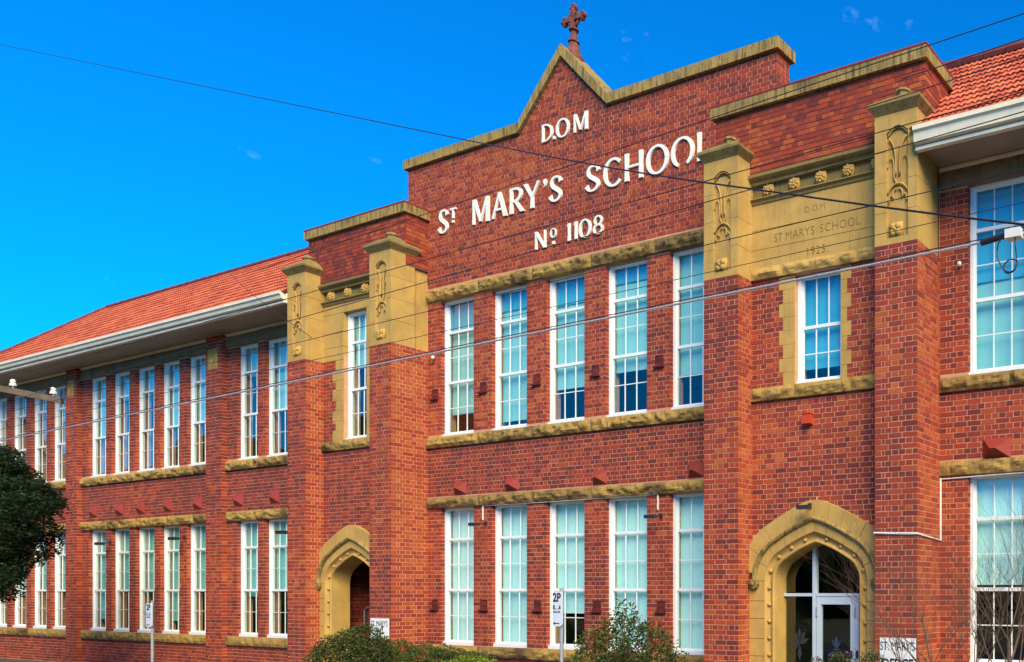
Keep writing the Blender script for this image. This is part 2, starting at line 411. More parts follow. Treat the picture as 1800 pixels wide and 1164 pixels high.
PYL = [(-27.46,-26.72), (-35.42,-34.75)]; PYL_Y = 11.815
wl = wall_mesh(XL, P1[0]+.02, 0, 9.0, W, W+.35, two(left_win)).build('wall', M['mortar'], school); wl['label'] = 'left wing wall'
wc = wall_mesh(P2[1]-.04, P3[0]+.04, 0, 11.72, W, W+.35, two(cen_win)).build('wall', M['mortar'], school); wc['label'] = 'centre bay wall under the gable'
wr = wall_mesh(P4[1]-.02, XR, 0, 9.0, W, W+.35, two(right_win)).build('wall', M['mortar'], school); wr['label'] = 'right wing wall'
we2 = wall_mesh(P3[1]-.02, P4[0]+.02, 0, 7.6, ENT, ENT+.35, [e2_win, (E2C-.95, E2C+.95, -.1, 3.25)]).build('wall', M['mortar'], school); we2['label'] = 'wall over the glazed doorway'
we1 = wall_mesh(P1[1]-.02, P2[0]+.02, 0, 7.6, ENT, ENT+.35, [e1_win, (E1C-.95, E1C+.95, -.1, 3.25)]).build('wall', M['mortar'], school); we1['label'] = 'wall over the open porch'

# left wing brickwork
lex = two(left_win) + [(XL-1, P1[0]+.1, ZFL0, 9.1)] + [(XL-1, P1[0]+.1, ZGS0, ZGS1), (XL-1, P1[0]+.1, ZGL0, ZGL1), (XL-1, P1[0]+.1, ZFS0, ZFS1)]
lex += [(p[0], p[1], 0, 9.1) for p in PYL]
bricks('f', XL, P1[0], .02, ZGS0, W, lex, -.14); bricks('f', XL, P1[0], ZGS1, ZGL0, W, lex, -.10)
bricks('f', XL, P1[0], ZGL1, ZFS0, W, lex, -.26); bricks('f', XL, P1[0], ZFS1, ZFL0, W, lex, -.08)
# centre
cb0, cb1 = P2[1], P3[0]
cex = two(cen_win)
bricks('f', cb0, cb1, .02, ZGS0, W, cex, -.05); bricks('f', cb0, cb1, ZGS1, ZGL0, W, cex, .02)
bricks('f', cb0, cb1, ZGL1, ZFS0, W, cex, -.20); bricks('f', cb0, cb1, ZFS1, ZFL0, W, cex, .12)
# right wing
rex = two(right_win)
bricks('f', P4[1], XR, .02, ZGS0, W, rex, 0); bricks('f', P4[1], XR, ZGS1, ZGL0, W, rex, .02, sect='wr')
bricks('f', P4[1], XR, ZGL1, ZFS0, W, rex, -.05, sect='wr'); bricks('f', P4[1], XR, ZFS1, ZFL0, W, rex, .03, sect='wr')
# left reveals of the openings, which the camera sees
for ws in (left_win, cen_win, right_win):
    for a, c in ws:
        bricks('r', W-.004, W+.11, ZGS1, ZGL0, a, tone=-.02); bricks('r', W-.004, W+.11, ZFS1, ZFL0, a, tone=0)

# gable wall of the centre, upper part, wider than the bay below
GX0, GX1 = -19.22, -9.02; GPX = -14.30; GTOP = 11.75; GPEAK = 13.02; GF = 1.245
def gable_limit(z):
    if z <= GTOP: return (GX0, GX1)
    h = (GPEAK - z)/(GPEAK - GTOP)*GF; return (GPX - h, GPX + h)
b = MB(); b.prism([(GX0,9.0),(GX1,9.0),(GX1,GTOP),(GPX+GF,GTOP),(GPX,GPEAK),(GPX-GF,GTOP),(GX0,GTOP)], 'y', W-.0008, W+.36)
gw = b.build('gable_wall', M['mortar'], school)
bricks('f', cb0, cb1, ZFL1, 9.03, W, (), .08)
bricks('f', GX0, GX1, 9.03, GPEAK-.05, W-.001, (), .02, limit=gable_limit, sect='gable')
bricks('r', W, W+.36, 10.3, GTOP, GX1, tone=.1)

# pillars: brick shaft, carved sandstone upper shaft, weathered cap
ZPB, ZPC, ZPT = 7.55, 9.56, 9.72
def pillar(p, back, label):
    x0, x1 = p
    b = MB(); b.box(x0, x1, PIL, back, 0, ZPB); o = b.build('pillar', M['mortar'], school); o['label'] = label
    bricks('f', x0-.005, x1+.005, .02, ZPB, PIL, tone=-.06, sect=('p4' if p is P4 else 'p'), parity=1)
    bricks('r', PIL-.001, back, .02, ZPB, x1, tone=.40, parity=0)  # oranger brick mix paints in the stronger light on the right faces
    bricks('l', PIL-.001, min(back, ENT) if p in (P2, P4) else W, .02, ZPB, x0, tone=.0, parity=0)
    # stone shaft with a sunk panel
    wd = x1 - x0; q0, q1 = x0 + .27*wd, x0 + .79*wd; d = .045
    f0 = PIL - .006; zp0, zp1 = ZPB + .10, ZPC - .20
    s = MB(); s.box(q0-.01, q1+.01, PIL+d, PIL+.49, ZPB, ZPC)
    cz = [ZPB, ZPB+.50, ZPB+.97, ZPB+1.44, ZPC]
    for k in range(4):
        za, zb = cz[k] + (.003 if k else 0), cz[k+1] - (.003 if k < 3 else 0)
        s.box(x0-.006, q0, f0, PIL+.50, za, zb); s.box(q1, x1+.006, f0, PIL+.50, za, zb)
    s.box(q0+.0005, q1-.0005, f0+.0005, PIL+d-.001, ZPB, zp0)
    n = 10; arc = [(q0 + (q1-q0)*i/n, zp1 - .10 + .10*math.sin(math.pi*i/n)) for i in range(n+1)]
    s.prism([(q1-.0005, ZPC), (q0+.0005, ZPC)] + [(min(max(a_,q0+.0005),q1-.0005), z_) for a_, z_ in arc], 'y', f0+.0005, PIL+d-.001)
    so = s.build('stone_shaft', M['stone'], o)
    # broad lower block behind, up to the main wall
    s = MB(); s.box(x0+.02, x1-.035, PIL+.50, back, ZPB, 9.32); s.build('stone_backing', M['stone'], o)
    # joints: thin recessed lines are the gaps between courses
    # tracery ribs
    t = MB(); yr = PIL + .02; xm = .5*(q0+q1); hw = .5*(q1-q0); zt = zp1
    def rib(pts, r=.016): t.tube([(xm + a_*hw, yr, z_) for a_, z_ in smooth_pts(pts, 4)], r, 5)
    rib([(-.92, zt-.13), (-.5, zt-.05), (0, zt-.02), (.5, zt-.05), (.92, zt-.13)], .014)
    rib([(-.8, zt-.17), (-.42, zt-.28), (-.22, zt-.46), (-.18, zt-.75)]); rib([(.8, zt-.17), (.42, zt-.28), (.22, zt-.46), (.18, zt-.75)])
    for sx in (-1, 1):
        rib([(sx*.95, zt-.62), (sx*.9, zt-.52), (sx*.66, zt-.46), (sx*.42, zt-.52), (sx*.36, zt-.62)], .013)
        rib([(sx*.36, zt-.60), (sx*.34, zt-.76), (sx*.2, zt-.84), (0, zt-.90)], .013)
    rib([(-.96, zt-1.02), (-.6, zt-.93), (0, zt-.88), (.6, zt-.93), (.96, zt-1.02)], .016)
    rib([(-.8, zt-1.16), (-.78, zt-1.08), (-.5, zt-1.05), (-.42, zt-1.10), (-.4, zt-1.0), (0, zt-.95), (.4, zt-1.0), (.42, zt-1.10), (.5, zt-1.05), (.78, zt-1.08), (.8, zt-1.16)], .013)
    t.build('tracery', M['stone'], o, True)
    # flower at the foot of the panel
    r = MB(); zc = zp0 + .115; cx = xm - .03
    r.box(cx-.115, cx+.115, PIL+.01, PIL+d+.004, zc-.115, zc+.115)
    for i in range(4):
        a_ = R(45+90*i); r.ball((cx+.065*math.cos(a_), PIL-.004, zc+.065*math.sin(a_)), .055, 8, 6, .18, .7)
    r.ball((cx, PIL-.022, zc), .028, 8, 6)
    r.build('rosette', M['stone'], o, True)
    # cap
    c = MB(); cy = PIL + .25
    rings = [(.01, ZPC), (.03, ZPC+.03), (.075, ZPC+.09), (.095, ZPC+.115), (.095, ZPT), (-.10, ZPT+.16), (-.235, ZPT+.235)]
    vs = []; fs = []
    for g, z in rings:
        vs += [(x0-g, PIL-g, z), (x1+g, PIL-g, z), (x1+g, PIL+.5+g, z), (x0-g, PIL+.5+g, z)]
    for i in range(len(rings)-1):
        for j in range(4): fs.append((i*4+j, i*4+(j+1)%4, i*4+4+(j+1)%4, i*4+4+j))
    fs.append(tuple(range(len(vs)-4, len(vs)))); fs.append((3,2,1,0))
    c.add(vs, fs); co = c.build('cap', M['cap'], o)
    k = MB(); xm2 = .5*(x0+x1)
    k.lathe([(.10, ZPT+.2), (.10, ZPT+.25), (.125, ZPT+.27), (.115, ZPT+.31), (.07, ZPT+.335), (.03, ZPT+.345)], xm2, PIL+.25, 8)
    k.build('finial', M['cap'], co)
    return o
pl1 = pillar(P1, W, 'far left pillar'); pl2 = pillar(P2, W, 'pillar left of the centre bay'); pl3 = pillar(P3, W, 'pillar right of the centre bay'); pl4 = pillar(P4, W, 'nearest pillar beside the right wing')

# pilasters of the left wing with a small carved stone
for p in PYL:
    b = MB(); b.box(p[0], p[1], PYL_Y, W, 0, 8.98); o = b.build('pilaster', M['mortar'], school)
    pan = (p[0]+.10, p[1]-.16, 8.10, 8.62)
    bricks('f', p[0]-.005, p[1]+.005, .02, 8.97, PYL_Y, [pan], -.02); bricks('r', PYL_Y, W, .02, 8.97, p[1], tone=.05)
    b = MB(); b.box(pan[0], pan[1], PYL_Y-.008, PYL_Y+.02, pan[2], pan[3]); b.box(pan[0]+.05, pan[1]-.05, PYL_Y-.02, PYL_Y-.007, pan[2]+.05, pan[2]+.08)
    b.box(pan[0]+.05, pan[0]+.08, PYL_Y-.02, PYL_Y-.007, pan[2]+.09, pan[3]-.05); b.box(pan[1]-.08, pan[1]-.05, PYL_Y-.02, PYL_Y-.007, pan[2]+.09, pan[3]-.05)
    xm = .5*(pan[0]+pan[1])
    for dx, dz, r_ in ((-.06,.38,.05),(.06,.38,.05),(0,.44,.05),(0,.30,.04)): b.ball((xm+dx, PYL_Y-.005, pan[2]+dz), r_, 7, 5, .2, .5)
    b.tube([(xm, PYL_Y-.01, pan[2]+.28), (xm, PYL_Y-.01, pan[2]+.10)], .02, 5)
    for sx in (-1,1): b.tube([(xm, PYL_Y-.01, pan[2]+.12), (xm+sx*.06, PYL_Y-.012, pan[2]+.18), (xm+sx*.10, PYL_Y-.01, pan[2]+.24)], .018, 5)
    b.build('carved_panel', M['stone'], o)

# ---- stone bands, block by block
def rock_block(x0, x1, z0, z1, yf, yb, amp, seed=0.0, m='rock', name='band_stone', parent=None, under=.03):
    nx = max(4, int((x1-x0)/.05)); nz_ = max(4, int((z1-z0)/.032)); b = MB(); vs = []; fs = []
    for k in range(nz_+1):
        for i in range(nx+1):
            x = x0 + (x1-x0)*i/nx; z = z0 + (z1-z0)*k/nz_
            e = min(i, nx-i, 2)/2 * min(1, min(k, nz_-k)/2 + .15)
            nn = abs(noise.noise(Vector((x*4.2+seed, z*6.5, seed*.7)))) * 1.1 + .5*noise.noise(Vector((x*11, z*13, seed))) + .25*noise.noise(Vector((x*27, z*31, seed)))
            rd = 1 - abs(noise.noise(Vector((x*3.1+seed, z*5.0+seed, 9.0))))*2.2; nn = nn*.8 + .55*max(rd, -.6) - .55*max(0, .45 - k/nz_)
            vs.append((x, yf - amp*(.25 + nn)*min(e,1), z))
    for k in range(nz_):
        for i in range(nx): a = k*(nx+1)+i; fs.append((a, a+1, a+nx+2, a+nx+1))
    b.add(vs, fs)
    yy = yf + .002
    b.add([(x0,yy,z0),(x1,yy,z0),(x1,yb,z0),(x0,yb,z0),(x0,yy,z1),(x1,yy,z1),(x1,yb,z1),(x0,yb,z1)], [(0,3,2,1),(4,5,6,7),(1,2,6,5),(3,0,4,7)])
    return b.build(name, M[m], parent or school)
def band(xs, z0, z1, yf, amp, name, m='rock', y_in=.2, gap=.006):
    for i in range(len(xs)-1):
        rock_block(xs[i]+gap*.5, xs[i+1]-gap*.5, z0 + random.uniform(0,.004), z1, yf + random.uniform(-.006,.006), yf + y_in, amp, random.random()*50, 'rock_dark' if m == 'rock' and random.random() < .22 else m, name)
cx = [P2[1]+.002] + [XC + k*1.665 for k in (-1.54,-.54,.46,1.46)] + [P3[0]+.06]
band(cx, ZFL0+.01, ZFL1+.0, W-.045, .06, 'lintel_stone'); band(cx, ZFS0, ZFS1, W-.055, .06, 'sill_stone')
band(cx, ZGL0+.01, ZGL1, W-.045, .06, 'lintel_stone'); band(cx, ZGS0, ZGS1, W-.055, .04, 'sill_stone')
lx1 = [-34.745, -33.1, -31.4, -29.7, -28.3, -27.47]; lx0 = [-26.715, -25.4, -24.0, -22.37]; lx2 = [XL, -39.8, -38.3, -36.9, -35.43]
for xs in (lx0, lx1, lx2):
    band(xs, ZFS0, ZFS1, W-.055, .06, 'sill_stone'); band(xs, ZGL0+.01, ZGL1+.02, W-.045, .055, 'lintel_stone'); band(xs, ZGS0, ZGS1, W-.055, .03, 'sill_stone')
    band(xs, ZFL0+.01, ZFL1, W-.04, .012, 'lintel_stone', 'greystone')
rx = [P4[1]+.003, -4.6, -3.2, XR]
band(rx, ZFS0, ZFS1, W-.055, .06, 'sill_stone'); band(rx, ZGL0+.01, ZGL1, W-.05, .05, 'lintel_stone'); band(rx, ZGS0, ZGS1, W-.055, .03, 'sill_stone'); band(rx, ZFL0+.01, ZFL1+.02, W-.045, .014, 'lintel_stone', 'greystone')
band([P3[1]+.002, -8.3, -7.2, P4[0]-.002], 5.46, 5.68, ENT-.055, .05, 'sill_stone'); band([P1[1]+.002, P2[0]-.002], 5.46, 5.68, ENT-.055, .05, 'sill_stone')

# ---- windows
def pane_mesh():
    b = MB(); b.box(-.5, .5, -.003, .003, -.5, .5); return b.mesh('pane', M['glass'])
PANE = {}
def pane_of(w_, h_):
    key = (round(w_,3), round(h_,3))
    if key not in PANE:
        b = MB(); b.box(-w_/2, w_/2, -.002, .002, -h_/2, h_/2); PANE[key] = b.mesh('pane', M['glass'])
    return PANE[key]
def window(x0, x1, z0, z1, yw, rows, cols=3, single=False, blind_m='blind_teal', drop=.6, top_m=None, parent=None, things=None):
    """rows: list of sashes, each (share of the height, number of pane rows)"""
    parent = parent or school; f = MB(); y0, y1 = yw + .085, yw + .19
    fw = .06 if not single else .05; zb = z0 + .085; zt = z1 - .045
    f.box(x0, x0+fw, y0, y1, z0, z1); f.box(x1-fw, x1, y0, y1, z0, z1); f.box(x0+fw, x1-fw, y0+.002, y1, zt, z1-.001)
    f.box(x0+.002, x1-.002, y0-.045, y1-.002, z0+.001, zb)
    panes = []; h = zt - zb; z = zt; yb = y0 + .035
    a0, a1 = x0 + fw, x1 - fw
    for si, (share, nr) in enumerate(rows):
        top, bot = z, z - share*h; off = (0, .012, .028)[min(si,2)] if len(rows) > 2 else .012*si
        ys0, ys1 = yb - off + .012, yb - off + .05
        st = .030 if not single else .018; rt = .024 if si else .018
        f.box(a0, a0+st, ys0, ys1, bot, top); f.box(a1-st, a1, ys0, ys1, bot, top)
        f.box(a0+st, a1-st, ys0+.001, ys1, top-rt, top); f.box(a0+st, a1-st, ys0-.012, ys1, bot, bot+rt+.012)
        pw = (a1-a0-2*st)/cols; ph = (top-bot-2*rt-.012)/nr; bw = .0085 if not single else .0055
        for c_ in range(1, cols): f.box(a0+st+c_*pw-bw, a0+st+c_*pw+bw, ys0+.013, ys1-.010, bot+rt, top-rt)
        for r_ in range(1, nr): f.box(a0+st, a1-st, ys0+.0135, ys1-.0105, bot+rt+.012+r_*ph-bw, bot+rt+.012+r_*ph+bw)
        if single: panes.append((.5*(a0+a1), ys0+.024, .5*(bot+top), a1-a0-.03, top-bot-.03))
        else:
            for c_ in range(cols):
                for r_ in range(nr): panes.append((a0+st+(c_+.5)*pw, ys0+.024, bot+rt+.012+(r_+.5)*ph, pw-.004, ph-.004))
        z = bot
    o = f.build('window', M['white'], parent)
    for px, py, pz, w_, h_ in panes:
        tl = .5 if not single else .2
        place('pane', pane_of(w_, h_), o, (px, py, pz), (R(random.uniform(-tl,tl)), 0, R(random.uniform(-tl,tl))))
    if drop > 0:
        b = MB(); zl = zt - drop*(zt-zb); yq = y1 + .05
        n = 8; vs = []; 
        for i in range(n+1):
            x = a0 - .02 + (a1-a0+.04)*i/n; yy = yq + .004*math.sin(i*2.1+x); vs += [(x, yy, zl), (x, yy, zt+.05), (x, yy+.004, zl), (x, yy+.004, zt+.05)]
        b.add(vs, [(i*4, i*4+4, i*4+5, i*4+1) for i in range(n)] + [(i*4+2, i*4+3, i*4+7, i*4+6) for i in range(n)])
        b.box(a0-.01, a1+.01, yq-.008, yq+.012, zl-.012, zl+.012)
        b.build('blind', M[blind_m], o)
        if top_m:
            b = MB(); b.box(a0-.02, a1+.02, yq-.03, yq-.024, zt - top_m[1]*(zt-zb), zt+.05); b.build('blind', M[top_m[0]], o)  # upper sheet behind the glass, sky reflection painted in as blue
    return o
STD = [(.225,1), (.385,2), (.39,2)]
for i, (a, c) in enumerate(cen_win):
    window(a, c, ZFS1-.01, ZFL0+.012, W, STD, blind_m='blind_teal', drop=(.84,.94,.76,.70,.78)[i], top_m=('blind_sky', (.22,.13,.17,.10,.0)[i]) if i < 4 else None)
    window(a, c, ZGS1-.01, ZGL0+.012, W, STD, blind_m='blind_mint', drop=(1.0,1.0,.77,1.0,1.0)[i])
for i, (a, c) in enumerate(left_win):
    window(a, c, ZFS1-.01, ZFL0+.012, W, STD, single=True, cols=3 if i != 0 else 3, blind_m='blind_teal', drop=random.choice((.25,.6,.35,.2)))
    window(a, c, ZGS1-.01, ZGL0+.012, W, STD, single=True, blind_m='blind_teal', drop=random.choice((.62,.6,.9,.66)))
window(*right_win[0], ZFS1-.01, ZFL0+.012, W, STD, blind_m='blind_teal', drop=.97, top_m=('blind_sky', .50))
window(*right_win[0], ZGS1-.01, ZGL0+.012, W, STD, blind_m='blind_mint', drop=.58)
for q in ((ZFS1-.01, ZFL0+.012), (ZGS1-.01, ZGL0+.012)): window(*right_win[1], *q, W, STD, single=True, drop=.6)
window(e2_win[0], e2_win[1], e2_win[2], e2_win[3]-.005, ENT, [(.48,1), (.52,2)], blind_m='blind_sky', drop=.86)
window(e1_win[0], e1_win[1], e1_win[2], e1_win[3]-.005, ENT, STD, blind_m='blind_teal', drop=.42)

# rooms behind the glass
b = MB()
for x0, x1, y in ((XL+.36, P1[0], W), (P2[1], P3[0], W), (P4[1], XR-.36, W)):
    for z0, z1 in ((.3, 4.5), (4.72, 9.0)):
        yb = y + 3.2; ya = y + .352
        b.add([(x0,ya,z0),(x1,ya,z0),(x1,yb,z0),(x0,yb,z0),(x0,ya,z1),(x1,ya,z1),(x1,yb,z1),(x0,yb,z1)], [(0,1,2,3),(7,6,5,4),(3,2,6,7),(1,5,6,2),(4,0,3,7)])
for x0, x1 in ((P1[1]-.3, P2[0]+.3), (P3[1]-.3, P4[0]+.3)):
    z0, z1, ya, yb = 4.72, 9.2, ENT+.352, ENT+2.8
    b.add([(x0,ya,z0),(x1,ya,z0),(x1,yb,z0),(x0,yb,z0),(x0,ya,z1),(x1,ya,z1),(x1,yb,z1),(x0,yb,z1)], [(0,1,2,3),(7,6,5,4),(3,2,6,7),(1,5,6,2),(4,0,3,7)])
b.build('room_shell', M['room'], school)
b = MB(); b.box(XL, XL+.35, W+.36, 17.0, 0, 9.0); b.box(XR-.35, XR, W+.36, 17.0, 0, 9.0); b.box(XL, XR, 17.0, 17.3, 0, 9.0); b.build('rear_wall', M['terracotta'], school)

# ---- entrance bays: frieze, inscribed panel, quoins
def bay(x0, x1, win, tall, joints):
    ye = ENT
    yq = ye - .012
    # cornice over the frieze, dentil blocks, lower moulding
    b = MB(); b.prism([(ye+.2,9.32),(ye-.13,9.32),(ye-.13,9.27),(ye-.10,9.24),(ye-.06,9.22),(ye-.05,9.17),(ye+.2,9.17)], 'x', x0-.02, x1-.001); o = b.build('frieze_cornice', M['frieze'], school)
    b = MB(); b.box(x0, x1, yq+.03, ye+.2, 8.95, 9.169); fo = b.build('frieze', M['frieze'], school)
    b = MB(); b.prism([(ye+.2,8.949),(ye-.05,8.949),(ye-.075,8.92),(ye-.04,8.89),(ye-.03,8.85),(ye+.2,8.85)], 'x', x0-.015, x1-.001); b.build('frieze_moulding', M['frieze'], school)
    n = 5 if not tall else 4
    for i in range(n):
        xm = x0 + (x1-x0)*(.13 + .80*i/(n-1)); r = MB(); zc = 9.06
        r.box(xm-.10, xm+.10, yq-.01, yq+.05, zc-.10, zc+.10)
        for j in range(8):
            a_ = 2*math.pi*j/8; r.ball((xm+.068*math.cos(a_), yq-.02, zc+.066*math.sin(a_)), .036, 6, 5, .25, .9)
        for j in range(4):
            a_ = 2*math.pi*(j+.5)/4; r.ball((xm+.03*math.cos(a_), yq-.04, zc+.03*math.sin(a_)), .026, 6, 5, .2)
        r.build('frieze_flower', M['stone'], fo, True)
    # stones of the panel / surround
    for (a, c, z0, z1) in joints:
        s = MB(); g = .0045
        s.box(a+g, c-g, yq-random.uniform(0,.003), ye+.2, z0+g, z1-g); s.build('panel_stone', M['stone'], school)
x0, x1 = P3[1]+.001, P4[0]-.001; w = x1 - x0
J2 = [(x0, x0+.29*w, 8.40, 8.85), (x0+.29*w, x0+.735*w, 8.40, 8.85), (x0+.735*w, x1, 8.40, 8.85),
      (x0, x0+.53*w, 8.07, 8.40), (x0+.53*w, x1, 8.07, 8.40),
      (x0, x0+.30*w, 7.74, 8.07), (x0+.30*w, x0+.74*w, 7.74, 8.07), (x0+.74*w, x1, 7.74, 8.07)]
bay(x0, x1, e2_win, False, J2)
band([x0, x0+.25*w, x0+.8*w, x1], 7.54, 7.735, ENT-.05, .045, 'lintel_stone', 'stone')
# quoin stones on both sides of the small window
zq = 5.68
qx = []
for i in range(8):
    z0 = zq + i*.2325; z1 = min(z0 + .2325, 7.538); wl_ = .22 if i % 2 == 1 else .14
    for (a, c) in ((e2_win[0]-wl_-.10, e2_win[0]), (e2_win[1], e2_win[1]+wl_-.02)):
        s = MB(); s.box(a+.001, c-.001, ENT-.011, ENT+.10, z0+.002, z1-.002); s.build('quoin_stone', M['stone'], school); qx.append((a, c, z0, z1))
bricks('f', P3[1], P4[0], 5.68, 7.54, ENT, qx + [e2_win], .05, sect='we2', parity=1)
bricks('f', P3[1], P4[0], 3.1, 5.46, ENT, [lambda z: (E2C-(3.75-z)/.439, E2C+(3.75-z)/.439) if z < 3.75 else None], -.03, sect='we2', parity=1)
x0, x1 = P1[1]+.001, P2[0]-.001; w = x1 - x0
J1 = [(x0, e1_win[0], 8.2, 8.63), (x0, x1, 8.63, 8.85), (e1_win[1], x1, 8.2, 8.63), (x0, e1_win[0], 7.86, 8.2), (x0, e1_win[0], 7.55, 7.86), (e1_win[1], x1, 7.86, 8.2), (e1_win[1], x1, 7.55, 7.86)]
bay(x0, x1, e1_win, True, J1)
qx = []
for i in range(8):
    z0 = 5.68 + i*.2335; z1 = z0 + .2335; wl_ = .42 if i % 2 == 0 else .30
    for (a, c) in ((e1_win[0]-wl_, e1_win[0]), (e1_win[1], e1_win[1]+wl_)):
        s = MB(); s.box(a+.001, c-.001, ENT-.011, ENT+.10, z0+.002, z1-.002); s.build('quoin_stone', M['stone'], school); qx.append((a, c, z0, z1))
bricks('f', P1[1], P2[0], 5.68, 7.55, ENT, qx + [e1_win], -.05, parity=1)
bricks('f', P1[1], P2[0], 3.1, 5.46, ENT, [lambda z: (E1C-(3.75-z)/.439, E1C+(3.75-z)/.439) if z < 3.75 else None], -.16, parity=1)

# ---- parapets over the entrance bays
def coping_runs(pts_runs, z0, z1, name='coping_stone', m='coping'):
    for (a0, a1, c0, c1) in pts_runs:
        s = MB(); s.box(a0, a1, c0, c1, z0, z1); s.build(name, M[m], school)
PAR_Y = 11.46
for (x0, x1, yb, ton, cut) in ((-22.12, -18.52, W-.002, .0, None), (-9.96, -5.84, 12.28, .0, None)):
    b = MB(); b.box(x0, x1, PAR_Y, yb, 9.322, 10.46); b.build('parapet', M['mortar_dark'], school)
    bricks('f', x0-.005, x1+.005, 9.33, 10.45, PAR_Y, (), .12, sect='par', jit=.004, parity=1); bricks('r', PAR_Y, yb, 9.33, 10.45, x1, tone=.12, jit=.004)
    n = 4
    for i in range(n):
        a = x0 - .06 + (x1-x0+.12)*i/n; c = x0 - .06 + (x1-x0+.12)*(i+1)/n
        s = MB(); s.box(a+.002, c-.002, PAR_Y-.07, PAR_Y+.20, 10.465, 10.66); s.build('coping_stone', M['coping'], school)
    s = MB(); s.box(x1-.15, x1+.06, PAR_Y+.202, yb+(.0 if yb < 12 else .06), 10.465, 10.66); s.build('coping_stone', M['coping'], school)
    s = MB(); s.box(x0-.068, x1+.068, PAR_Y-.078, PAR_Y+.21, 10.661, 10.69); s.box(x1-.16, x1+.068, PAR_Y+.211, yb+(.0 if yb < 12 else .068), 10.6612, 10.69); s.build('coping_flashing', M['vent'], school)
# gable coping
n = 4
def cop(a, c):
    s = MB(); s.box(a+.002, c-.002, W-.075, W+.44, GTOP, GTOP+.20); s.build('coping_stone', M['coping'], school)
gl = GPX - GF - .02; gr = GPX + GF + .02
for i in range(3): cop(GX0-.08 + (gl-GX0+.08)*i/3, GX0-.08 + (gl-GX0+.08)*(i+1)/3)
for i in range(4): cop(gr + (GX1+.08-gr)*i/4, gr + (GX1+.08-gr)*(i+1)/4)
hs = GPEAK - GTOP; ln = math.hypot(GF, hs); nx_, nz2 = -hs/ln, GF/ln; th = .17
for sx in (-1, 1):
    for t0, t1 in ((0, .5), (.5, 1)):
        def pt(t, o_): return (GPX + sx*(GF*(1-t) + .0) + sx*hs/ln*o_, GTOP + hs*t + nz2*o_)
        A0 = pt(t0+.002, 0); A1 = pt(t1, 0); B1 = pt(t1, th); B0 = pt(t0+.002, th)
        if t1 == 1: B1 = (GPX + sx*.001, GPEAK + th/nz2); A1 = (GPX + sx*.001, GPEAK)
        if t0 == 0: B0 = (GPX + sx*(GF+.018), GTOP+.20); A0 = (GPX + sx*(GF+.018), GTOP)
        s = MB(); q = [A0, A1, B1, B0]
        s.prism(q if sx < 0 else q[::-1], 'y', W-.0745, W+.44); s.build('coping_stone', M['coping'], school)
# cross on the gable
b = MB(); cxx, cyy, z0 = -14.24, W+.20, GPEAK+.02
b.lathe([(r_, z0+.74*h_) for r_, h_ in ((.20,-.1),(.21,.06),(.16,.14),(.10,.42),(.085,.50),(.115,.51),(.115,.54),(.075,.56),(.055,.82),(.10,.84),(.10,.88),(.05,.90))], cxx, cyy, 8)
crs = b.build('gable_cross', M['cross'], school)
b = MB(); zc = z0 + .86
b.box(cxx-.05, cxx+.05, cyy-.05, cyy+.05, z0+.66, zc+.24); b.box(cxx-.27, cxx-.052, cyy-.045, cyy+.045, zc-.045, zc+.045); b.box(cxx+.052, cxx+.27, cyy-.045, cyy+.045, zc-.045, zc+.045)
for dx, dz in ((-.25,0),(.25,0),(0,.22)):
    for ax, az_ in ((.07,0),(-.07,0),(0,.07),(0,-.07)):
        if (dx and abs(ax) and ax*dx < 0) or (dz and az_ < 0): continue
        b.ball((cxx+dx+ax*.8, cyy, zc+dz+az_*.8), .052, 7, 5, .2)
for q in range(4):
    a_ = R(45+90*q); b.tube([(cxx+.14*math.cos(a_+t_), cyy, zc+.14*math.sin(a_+t_)) for t_ in (-.7,-.35,0,.35,.7)], .032, 5)
b.build('cross_arms', M['cross'], crs)

# ---- eaves, gutters, roofs
EV_Y = 11.06
def eaves(x0, x1, dz=0.0):
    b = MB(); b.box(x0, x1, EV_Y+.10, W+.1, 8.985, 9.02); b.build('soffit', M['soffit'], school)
    b = MB(); b.prism([(W+.1,8.90),(W-.03,8.90),(W-.05,8.93),(W-.05,8.97),(W-.02,8.984),(W+.1,8.984)], 'x', x0+.001, x1-.001); b.build('frieze_board', M['cream'], school)
    b = MB(); b.prism([(EV_Y+.10,8.86+dz),(EV_Y+.10,9.16),(EV_Y+.06,9.16),(EV_Y+.06,8.91+dz),(EV_Y+.02,8.91+dz),(EV_Y+.02,8.86+dz)], 'x', x0, x1); b.build('fascia_board', M['cream'], school)
    b = MB(); b.prism([(EV_Y+.058,8.93+dz),(EV_Y+.02,8.93+dz),(EV_Y-.035,8.945+dz),(EV_Y-.05,9.09),(EV_Y-.085,9.115),(EV_Y-.085,9.18),(EV_Y-.065,9.18),(EV_Y+.03,9.12),(EV_Y+.058,9.12)], 'x', x0+.002, x1-.002); b.build('gutter', M['cream'], school)
eaves(-42.1, P1[0]-.008, .075); eaves(P4[1]+.008, XR+.7)
ZE, YE, YR, ZR = 9.17, EV_Y+.02, 14.0, 12.0
PITCH = math.atan2(ZR-ZE, YR-YE); SL = math.hypot(ZR-ZE, YR-YE)
TW, TE = .225, .315
def tile_geo():
    prof = [(0,.0),(.028,.018),(.06,.030),(.095,.016),(.125,.010),(.155,.022),(.19,.030),(.215,.012),(.228,.0)]
    vs = []; n = len(prof)
    for y, dz in ((0,.030),(.36,.0)):
        vs += [(x - TW/2, y, z + dz) for x, z in prof]
    vs += [(x - TW/2, .0, z + .012) for x, z in prof]
    fs = [(i, i+1, n+i+1, n+i) for i in range(n-1)] + [(2*n+i, 2*n+i+1, i+1, i) for i in range(n-1)]
    fs += [(2*n, 0, n), (n-1, 3*n-1, 2*n-1)]
    return vs, fs
TV, TF = tile_geo()
tb = MB(); tb.add(TV, TF); TILE = tb.mesh('roof_tile', M['tile'])
